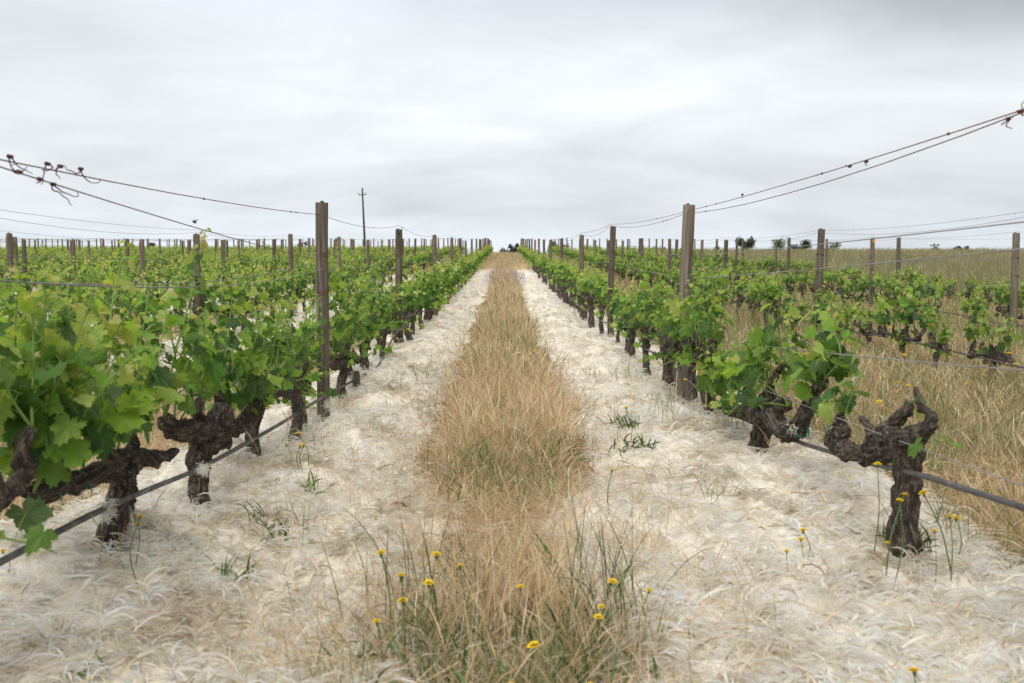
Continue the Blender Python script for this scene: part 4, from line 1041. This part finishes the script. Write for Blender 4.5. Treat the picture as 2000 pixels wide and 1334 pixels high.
def flower(px_, py_, h, lab, sc=1.0):
    k = int(np.argmin([abs(q-h) for q in FH])); q = FH[k]*sc
    p = hit(px_, py_, q); x, y = p.x, p.y          # the head at height q above the ground
    e = bpy.data.objects.new('yellow_flower', None); C.objects.link(e); e.location = p; e.rotation_euler = (random.gauss(0, .10), random.gauss(0, .10), random.uniform(0, 6)); e.scale = (sc*random.uniform(.66, 1.12),)*3; e.empty_display_size = .05
    tag(e, lab, 'flower', GF)
    for n_, me in zip(('stem', 'flower_head'), FM[k]):
        o = bpy.data.objects.new(n_, me); C.objects.link(o); o.parent = e
NEARF = [(1060, 1276, .2, 'bright yellow flower low in the front grass, centre bottom'), (1146, 1318, .16, 'big yellow flower at the bottom edge right of centre'), (1183, 1330, .12, 'yellow flower cut by the bottom edge of frame'),
 (995, 1331, .12, 'yellow flower at the bottom edge just left of centre'), (836, 1177, .2, 'lower yellow flower left of the front straw clump'), (828, 1131, .28, 'middle yellow flower left of the front straw clump'),
 (823, 1077, .36, 'highest yellow flower left of the front straw clump'), (781, 1154, .28, 'small yellow flower left of the middle one in front clump'), (751, 1186, .2, 'leftmost yellow flower of the front clump'),
 (758, 1084, .28, 'half closed yellow flower leaning left over the mulch'), (937, 1057, .36, 'yellow flower above the front straw clump'), (1016, 1077, .36, 'thin yellow flower right above the front straw clump'),
 (1168, 1080, .36, 'topmost yellow flower of the right green stalks'), (1177, 1130, .28, 'second yellow flower down the right green stalks'), (1158, 1170, .28, 'lowest yellow flower on the right green stalks'),
 (1259, 1095, .28, 'yellow flower standing right of the green stalks'), (1191, 916, .2, 'lone yellow flower at right edge of the grass strip'), (928, 834, .28, 'yellow flower in the straw at left, mid strip'),
 (944, 822, .28, 'orange tinted flower just right of the mid strip one'), (1540, 1055, .12, 'lowest of three yellow flowers on the right mulch'), (1572, 1044, .12, 'middle of three yellow flowers on the right mulch'),
 (1579, 1033, .12, 'upper of three yellow flowers on the right mulch'), (1750, 952, .36, 'yellow flower in front of the nearest right trunk'), (1734, 981, .28, 'yellow flower left of the nearest right trunk'),
 (1710, 907, .36, 'yellow flower under the arm of nearest right vine'), (1730, 1042, .12, 'small yellow bud low at the nearest right trunk'), (1832, 987, .28, 'yellow flower right of the nearest right trunk'),
 (1862, 982, .28, 'lower yellow flower of the pair near the hose'), (1864, 969, .28, 'upper yellow flower of the pair near the hose'), (1862, 1012, .2, 'brownish yellow flower below the pair near the hose'),
 (1987, 973, .28, 'yellow flower at the right frame edge'), (1945, 950, .2, 'small yellow flower behind the right hose'), (1797, 1306, .12, 'single yellow flower head lying on lower right mulch'),
 (265, 980, .28, 'upper yellow flower beside the leaning left trunk'), (262, 990, .2, 'lower yellow flower beside the leaning left trunk'), (190, 975, .2, 'blurred yellow flower behind the left hose'),
 (13, 1053, .12, 'yellow flower at the left edge of the mulch'), (602, 848, .16, 'upper yellow flower in the left mulch group'), (566, 862, .12, 'left yellow flower in the left mulch group'),
 (584, 870, .12, 'middle yellow flower in the left mulch group'), (590, 873, .12, 'right yellow flower in the left mulch group'), (1232, 803, .2, 'yellow flower on the weed tuft right of the strip'),
 (1210, 829, .12, 'small yellow flower left of the weed tuft'), (1246, 815, .16, 'small yellow flower right of the weed tuft'), (1308, 732, .2, 'orange yellow flower on stalk beside the short stake'), (1330, 743, .2, 'small yellow flower against the tall right post')]
for a in NEARF: flower(*a)
MF = sorted([(random.uniform(940, 1062), random.uniform(560, 705)) for _ in range(22)], key=lambda a: -a[1])
for i, (a, b) in enumerate(MF):
    flower(a, b, .28, 'small yellow flower %s in the strip, %s nearest of the mid strip dots' % ('left of centre' if a < 985 else 'at the centre' if a < 1020 else 'right of centre', ORD[i]), 1.15)
n = 0
while n < 210:
    y = 5.5+28*random.random()**1.7; x = random.uniform(2.2, 11.2)
    if not bool(in_view(np.array(x), np.array(y), .98)) or float(vn(x*.5, y*.3, 3.3)) < -.12: continue
    k = random.choice((1, 2, 2)); sc = random.uniform(1.0, 1.35)
    e = bpy.data.objects.new('yellow_flower', FM[k][1]); C.objects.link(e); e.location = (x, y, hz(x, y)+random.uniform(.04, .22)); e.scale = (sc*1.1,)*3; e.rotation_euler = (random.gauss(0, .15), random.gauss(0, .15), random.uniform(0, 6))
    kr = int((x-XR)//RS); pp = [p for p in POSTS['R', min(kr, 3)] if p < y]
    fr = ((x-XR) % RS)/RS; third = 'left side' if fr < .36 else 'middle' if fr < .68 else 'right side'
    q0 = pp[-1] if pp else 0; pa = ('just past' if y-q0 < 2.7 else 'well past') if pp else 'before'; WN = ['one', 'two', 'three', 'four']
    lab = ('yellow flower between right rows %s and %s, %s, %s the %s post' % (WN[kr], WN[kr+1], third, pa, ORD[len(pp)-1] if pp else 'first')) if kr < 3 else 'yellow flower right of the fourth right row, %s, %s the %s post' % ('by the vines' if fr < .2 else 'by the meadow', pa, ORD[len(pp)-1] if pp else 'first')
    tag(e, lab, 'flower', GF); n += 1

# ------------------------------------------------------------------ weed tufts near the camera
def weed(px_, py_, n, h, w, pal, lab, spread=.05, lean=.5, seed=.0, cat='weed tuft', name='weed_tuft'):
    p = onG(px_, py_); k = n; P = rng.normal(0, spread, (k, 3)); P[:, 2] = 0
    pr = np.interp(np.linspace(0, 1, 6), [0, .3, .7, 1], [.6, 1, .8, .1])
    V, q, c = ribbons(P, rng.uniform(0, 6.28, k), rng.uniform(.5, 1, k)*h, rng.uniform(.7, 1.2, k)*w, np.pi/2-np.abs(rng.normal(0, lean, k)), pick(pal, k, .15), 5,
                      curl=rng.normal(0, .5, k), droop=np.abs(rng.normal(0, .8, k)), prof=pr)
    tag(link(name, mk_mesh('weed', V, [q], c, mats=[M_grass]), None, (p.x, p.y, p.z+.01)), lab, cat, 'weeds growing through the mulch')
DG = [(.05, .11, .03, 1), (.08, .15, .045, 1)]; LG = [(.11, .20, .05, 1), (.16, .25, .07, 1)]
weed(1765, 1072, 90, .11, .006, DG, 'dark green grass tuft at the foot of nearest right vine', .045, .9)
weed(1222, 838, 60, .12, .006, DG, 'dark weed tuft with yellow flowers right of the strip', .05, .6)
weed(1240, 880, 40, .10, .011, DG, 'flat broad-leaved dark weed right of the strip', .06, 1.1)
weed(1205, 1310, 80, .13, .013, DG+LG, 'broad-leaved green weeds at bottom right of the strip', .14, .8)
weed(960, 1334, 80, .22, .008, DG+LG, 'green grass tuft at the bottom of the strip', .16, .6)
weed(800, 1325, 90, .18, .007, DG+GREY, 'dull green weeds at the bottom left of the strip', .12, .6)
weed(612, 968, 22, .13, .009, LG, 'small green shoot alone in left mulch', .02, .7)
weed(545, 1060, 26, .12, .008, DG, 'little green weed in a hollow of the left mulch', .03, .8)
weed(505, 1020, 14, .10, .006, DG, 'tiny dark sprig left of the hollow weed', .02, .7)
weed(455, 1145, 20, .10, .008, DG+GREY, 'small ribbed leaf sprig low in left mulch', .025, .8)
weed(200, 1325, 10, .08, .008, LG, 'tiny green sprout at the bottom left', .02, .6)
weed(560, 1065, 60, .20, .003, GREY+STRAW[:2], 'wispy dry tuft in the left mulch', .06, .6)
weed(1400, 985, 14, .16, .003, GREY, 'thin sprig alone on right mulch', .03, .5)
weed(1195, 1240, 60, .46, .004, [(.10, .16, .06, 2), (.14, .19, .09, 1)], 'upright green flower stalks right of the front straw clump', .07, .13, name='flower_stalks')
weed(830, 1230, 34, .42, .004, [(.12, .16, .07, 1), (.16, .17, .09, 1)], 'loose green flower stalks left of the front straw clump', .10, .22, name='flower_stalks')
weed(935, 1230, 16, .40, .005, [(.13, .18, .09, 1)], 'slanting grey-green stalks left of centre in front', .03, .45, name='flower_stalks')
weed(1040, 1230, 420, .40, .0028, STRAW[:4], 'tall dry straw clump in the front of the strip', .13, .28, name='straw_clump', cat='straw')
weed(1060, 890, 120, .18, .010, LG+DG, 'bright green leafy weeds in the strip middle', .16, .6)
weed(930, 930, 100, .26, .004, GREEN[:3], 'grey green grass tuft left in the strip', .12, .5)
weed(670, 800, 60, .20, .003, GREY+STRAW[:3], 'dry green tuft at the foot of tall left post', .05, .4)
weed(1290, 830, 24, .30, .003, GREY, 'thin green stalks beside the short stake', .06, .2)
weed(1440, 850, 30, .22, .003, GREY, 'grassy wisps left of the big right vine', .08, .35)
weed(1850, 1040, 50, .20, .004, GREY+[(.45, .30, .18, 1)], 'grassy tuft with brown seed heads right of nearest vine', .08, .5)
weed(1225, 740, 80, .20, .003, GREY, 'grey green wisps in mulch right of the strip', .18, .4)
weed(810, 740, 60, .20, .003, GREY, 'grey green wisps in mulch left of the strip', .10, .4)
p = onG(1118, 1212)
mb = MB(); V, q, c = ribbons(np.array([[0, 0, 0.], [.09, .02, 0]]), np.array([2.3, .6]), np.array([.32, .22]), np.array([.018, .016]), np.array([1.2, 1.0]), np.array([(.07, .22, .03), (.07, .20, .03)]), 8,
     curl=np.array([.4, -.3]), droop=np.array([.5, .3]), roll=np.array([1.2, 1.5]), prof=np.interp(np.linspace(0, 1, 9), [0, .35, .8, 1], [.6, 1, .7, .05]))
tag(link('broad_grass_blade', mk_mesh('blade', V, [q], c, mats=[M_grass]), None, p), 'pair of broad bright green blades in the front straw', 'grass blade')
# one tall dry plume in the strip
p = onG(1000, 770); mb = MB(); mb.tube(catmull([(0, 0, 0), (-.01, 0, .2), (0, .0, .32)], 4), .0016, 4)
mb.tube(catmull([(0, 0, .32), (.02, 0, .35), (.08, 0, .365), (.12, 0, .375)], 4), [.003, .007, .008, .008, .007, .006, .005, .004, .003, .003, .002, .002, .001], 6)
tag(link('grass_plume', mb.mesh('plume', mat_simple('plume_straw', (.62, .52, .38), .9))), 'single pale bent grass plume rising from the strip', 'grass plume').location = p

# ------------------------------------------------------------------ trees on the crest
def tree(px_, y, topy, wpx, pal, lab, sparse=False, n=1600, asp=1.0, name='tree'):
    d = ray(px_, 523); t = y/d.y; x = d.x*t; z0 = hz(x, y); dt = ray(px_, topy); zt = CAM_H+dt.z*y/dt.y
    H = zt-z0; rw = wpx/F*y/2
    e = bpy.data.objects.new(name, None); C.objects.link(e); e.location = (x, y, z0); tag(e, lab, 'tree' if name == 'tree' else 'bush', 'trees and bushes on the skyline')
    mb = MB(); cz = H-rw*asp; mb.tube([(0, 0, -.2), (.05, 0, cz*.5), (0, .05, max(cz, .5))], [.16, .12, .08], 7, wob=.3)
    rs = random.Random(int(px_)); lobes = []
    for k in range(9):
        a = rs.uniform(0, 6.28); rr = rw*rs.uniform(.2, .75); c = np.array([math.cos(a)*rr, math.sin(a)*rr, cz+rs.uniform(-.7, .62)*rw*asp])
        lobes.append((c, rw*rs.uniform(.25, .5))); mb.tube([(0, .03, cz*.6), tuple(c*np.array([.5, .5, 1])-[0, 0, .1]), tuple(c)], [.07, .04, .015], 5)
    link('trunk', mb.mesh('trunk', M_bark), e)
    nn = n if not sparse else n//4; i = rng.integers(0, len(lobes), nn)
    cc = np.array([l[0] for l in lobes])[i]; rr = np.array([l[1] for l in lobes])[i]
    v = rng.normal(0, 1, (nn, 3)); v /= np.linalg.norm(v, axis=1)[:, None]; P = cc+v*(rr*rng.uniform(.35, 1.12, nn))[:, None]*np.array([1, 1, asp]); P[:, 2] = np.maximum(P[:, 2], .1)
    Nn = v+rng.normal(0, .6, (nn, 3)); Nn /= np.linalg.norm(Nn, axis=1)[:, None]
    lv = leaves_mesh('c', P, Nn, rng.normal(0, 1, (nn, 3)), rng.uniform(.12, .26, nn)*(1.0 if not sparse else 1.2), pick(pal, nn, .25), 2)
    link('crown', mk_mesh('crown', lv[0], lv[1], lv[2], mats=[M_treeleaf], smooth=False), e)
DK = [(.035, .05, .025, 2), (.05, .065, .035, 2), (.075, .085, .05, 1)]; MD = [(.08, .12, .05, 1), (.12, .17, .07, 1)]; BR = [(.09, .07, .06, 1), (.06, .06, .05, 1)]
tree(1003, 118, 471, 30, DK, 'small dark tree at the end of the grass path', n=1100)
tree(985, 122, 484, 26, [(.2, .2, .15, 1)], 'thin pale bush left of the small dark tree on the path', True, name='bush')
tree(1385, 128, 470, 54, BR+DK, 'dark brownish bush behind posts, right of the path end', name='bush', n=1200) if False else None
tree(1080, 125, 468, 26, BR+DK, 'dark bush between the first right row posts on the crest', name='bush', n=900)
tree(1108, 128, 474, 30, DK, 'low dark bush right of the crest posts', name='bush', n=800)
tree(1290, 128, 476, 34, DK+MD, 'low dark bush behind the thin skyline posts, centre right', name='bush', n=900)
tree(1458, 120, 459, 44, DK, 'dark bushy tree on the skyline, tallest at right', n=2200)
tree(1518, 122, 464, 44, MD, 'paler green loose tree right of the tallest dark one', n=1000)
tree(1567, 124, 465, 50, DK, 'wide low dark tree behind the second right row post', n=1800, asp=.6)
tree(1400, 120, 479, 26, MD, 'tiny green bush left of the tallest skyline tree', name='bush', n=500)
tree(1628, 118, 466, 40, MD, 'sparse see-through shrub right of the second row post', True, name='bush', n=1200)
tree(1818, 112, 470, 52, MD, 'sparse twiggy shrub on the right skyline', True, name='bush', n=1200)
tree(1874, 114, 474, 34, DK, 'small round dark bush at right skyline', name='bush', n=900)
tree(292, 125, 469, 26, DK+MD, 'small dark bush above the left vines on the skyline', name='bush', n=900)
tree(596, 125, 469, 30, DK+MD, 'low bush behind the tall left post on the skyline', name='bush', n=800)
tree(884, 128, 478, 30, MD, 'tiny bush between the crest posts left of path', name='bush', n=500)

# utility pole
d = ray(714, 523); y = 118; x = d.x*y/d.y; z0 = hz(x, y); dt = ray(711, 367); H = CAM_H+dt.z*y/dt.y-z0
e = bpy.data.objects.new('utility_pole', None); C.objects.link(e); e.location = (x, y, z0); e.rotation_euler = (0, R(-2.0), 0); tag(e, 'tall thin dark wooden pole with a crossarm, left of centre skyline', 'utility pole')
mb = MB(); mb.tube([(0, 0, -.5), (0, 0, H*.5), (0, 0, H)], [.15, .12, .09], 10); link('pole', mb.mesh('pole', M_pole), e)
mb = MB(); mb.tube([(-.48, -.1, H-.82), (.48, -.1, H-.76)], .05, 6); ca = link('crossarm', mb.mesh('crossarm', M_pole), e)
for s in (-.42, .42):
    mb = MB(); mb.tube([(s, -.1, H-.78), (s, -.1, H-.62)], [.03, .045], 8); mb.ball((s, -.1, H-.6), .05, 8); link('insulator', mb.mesh('insulator', M_pole), ca)
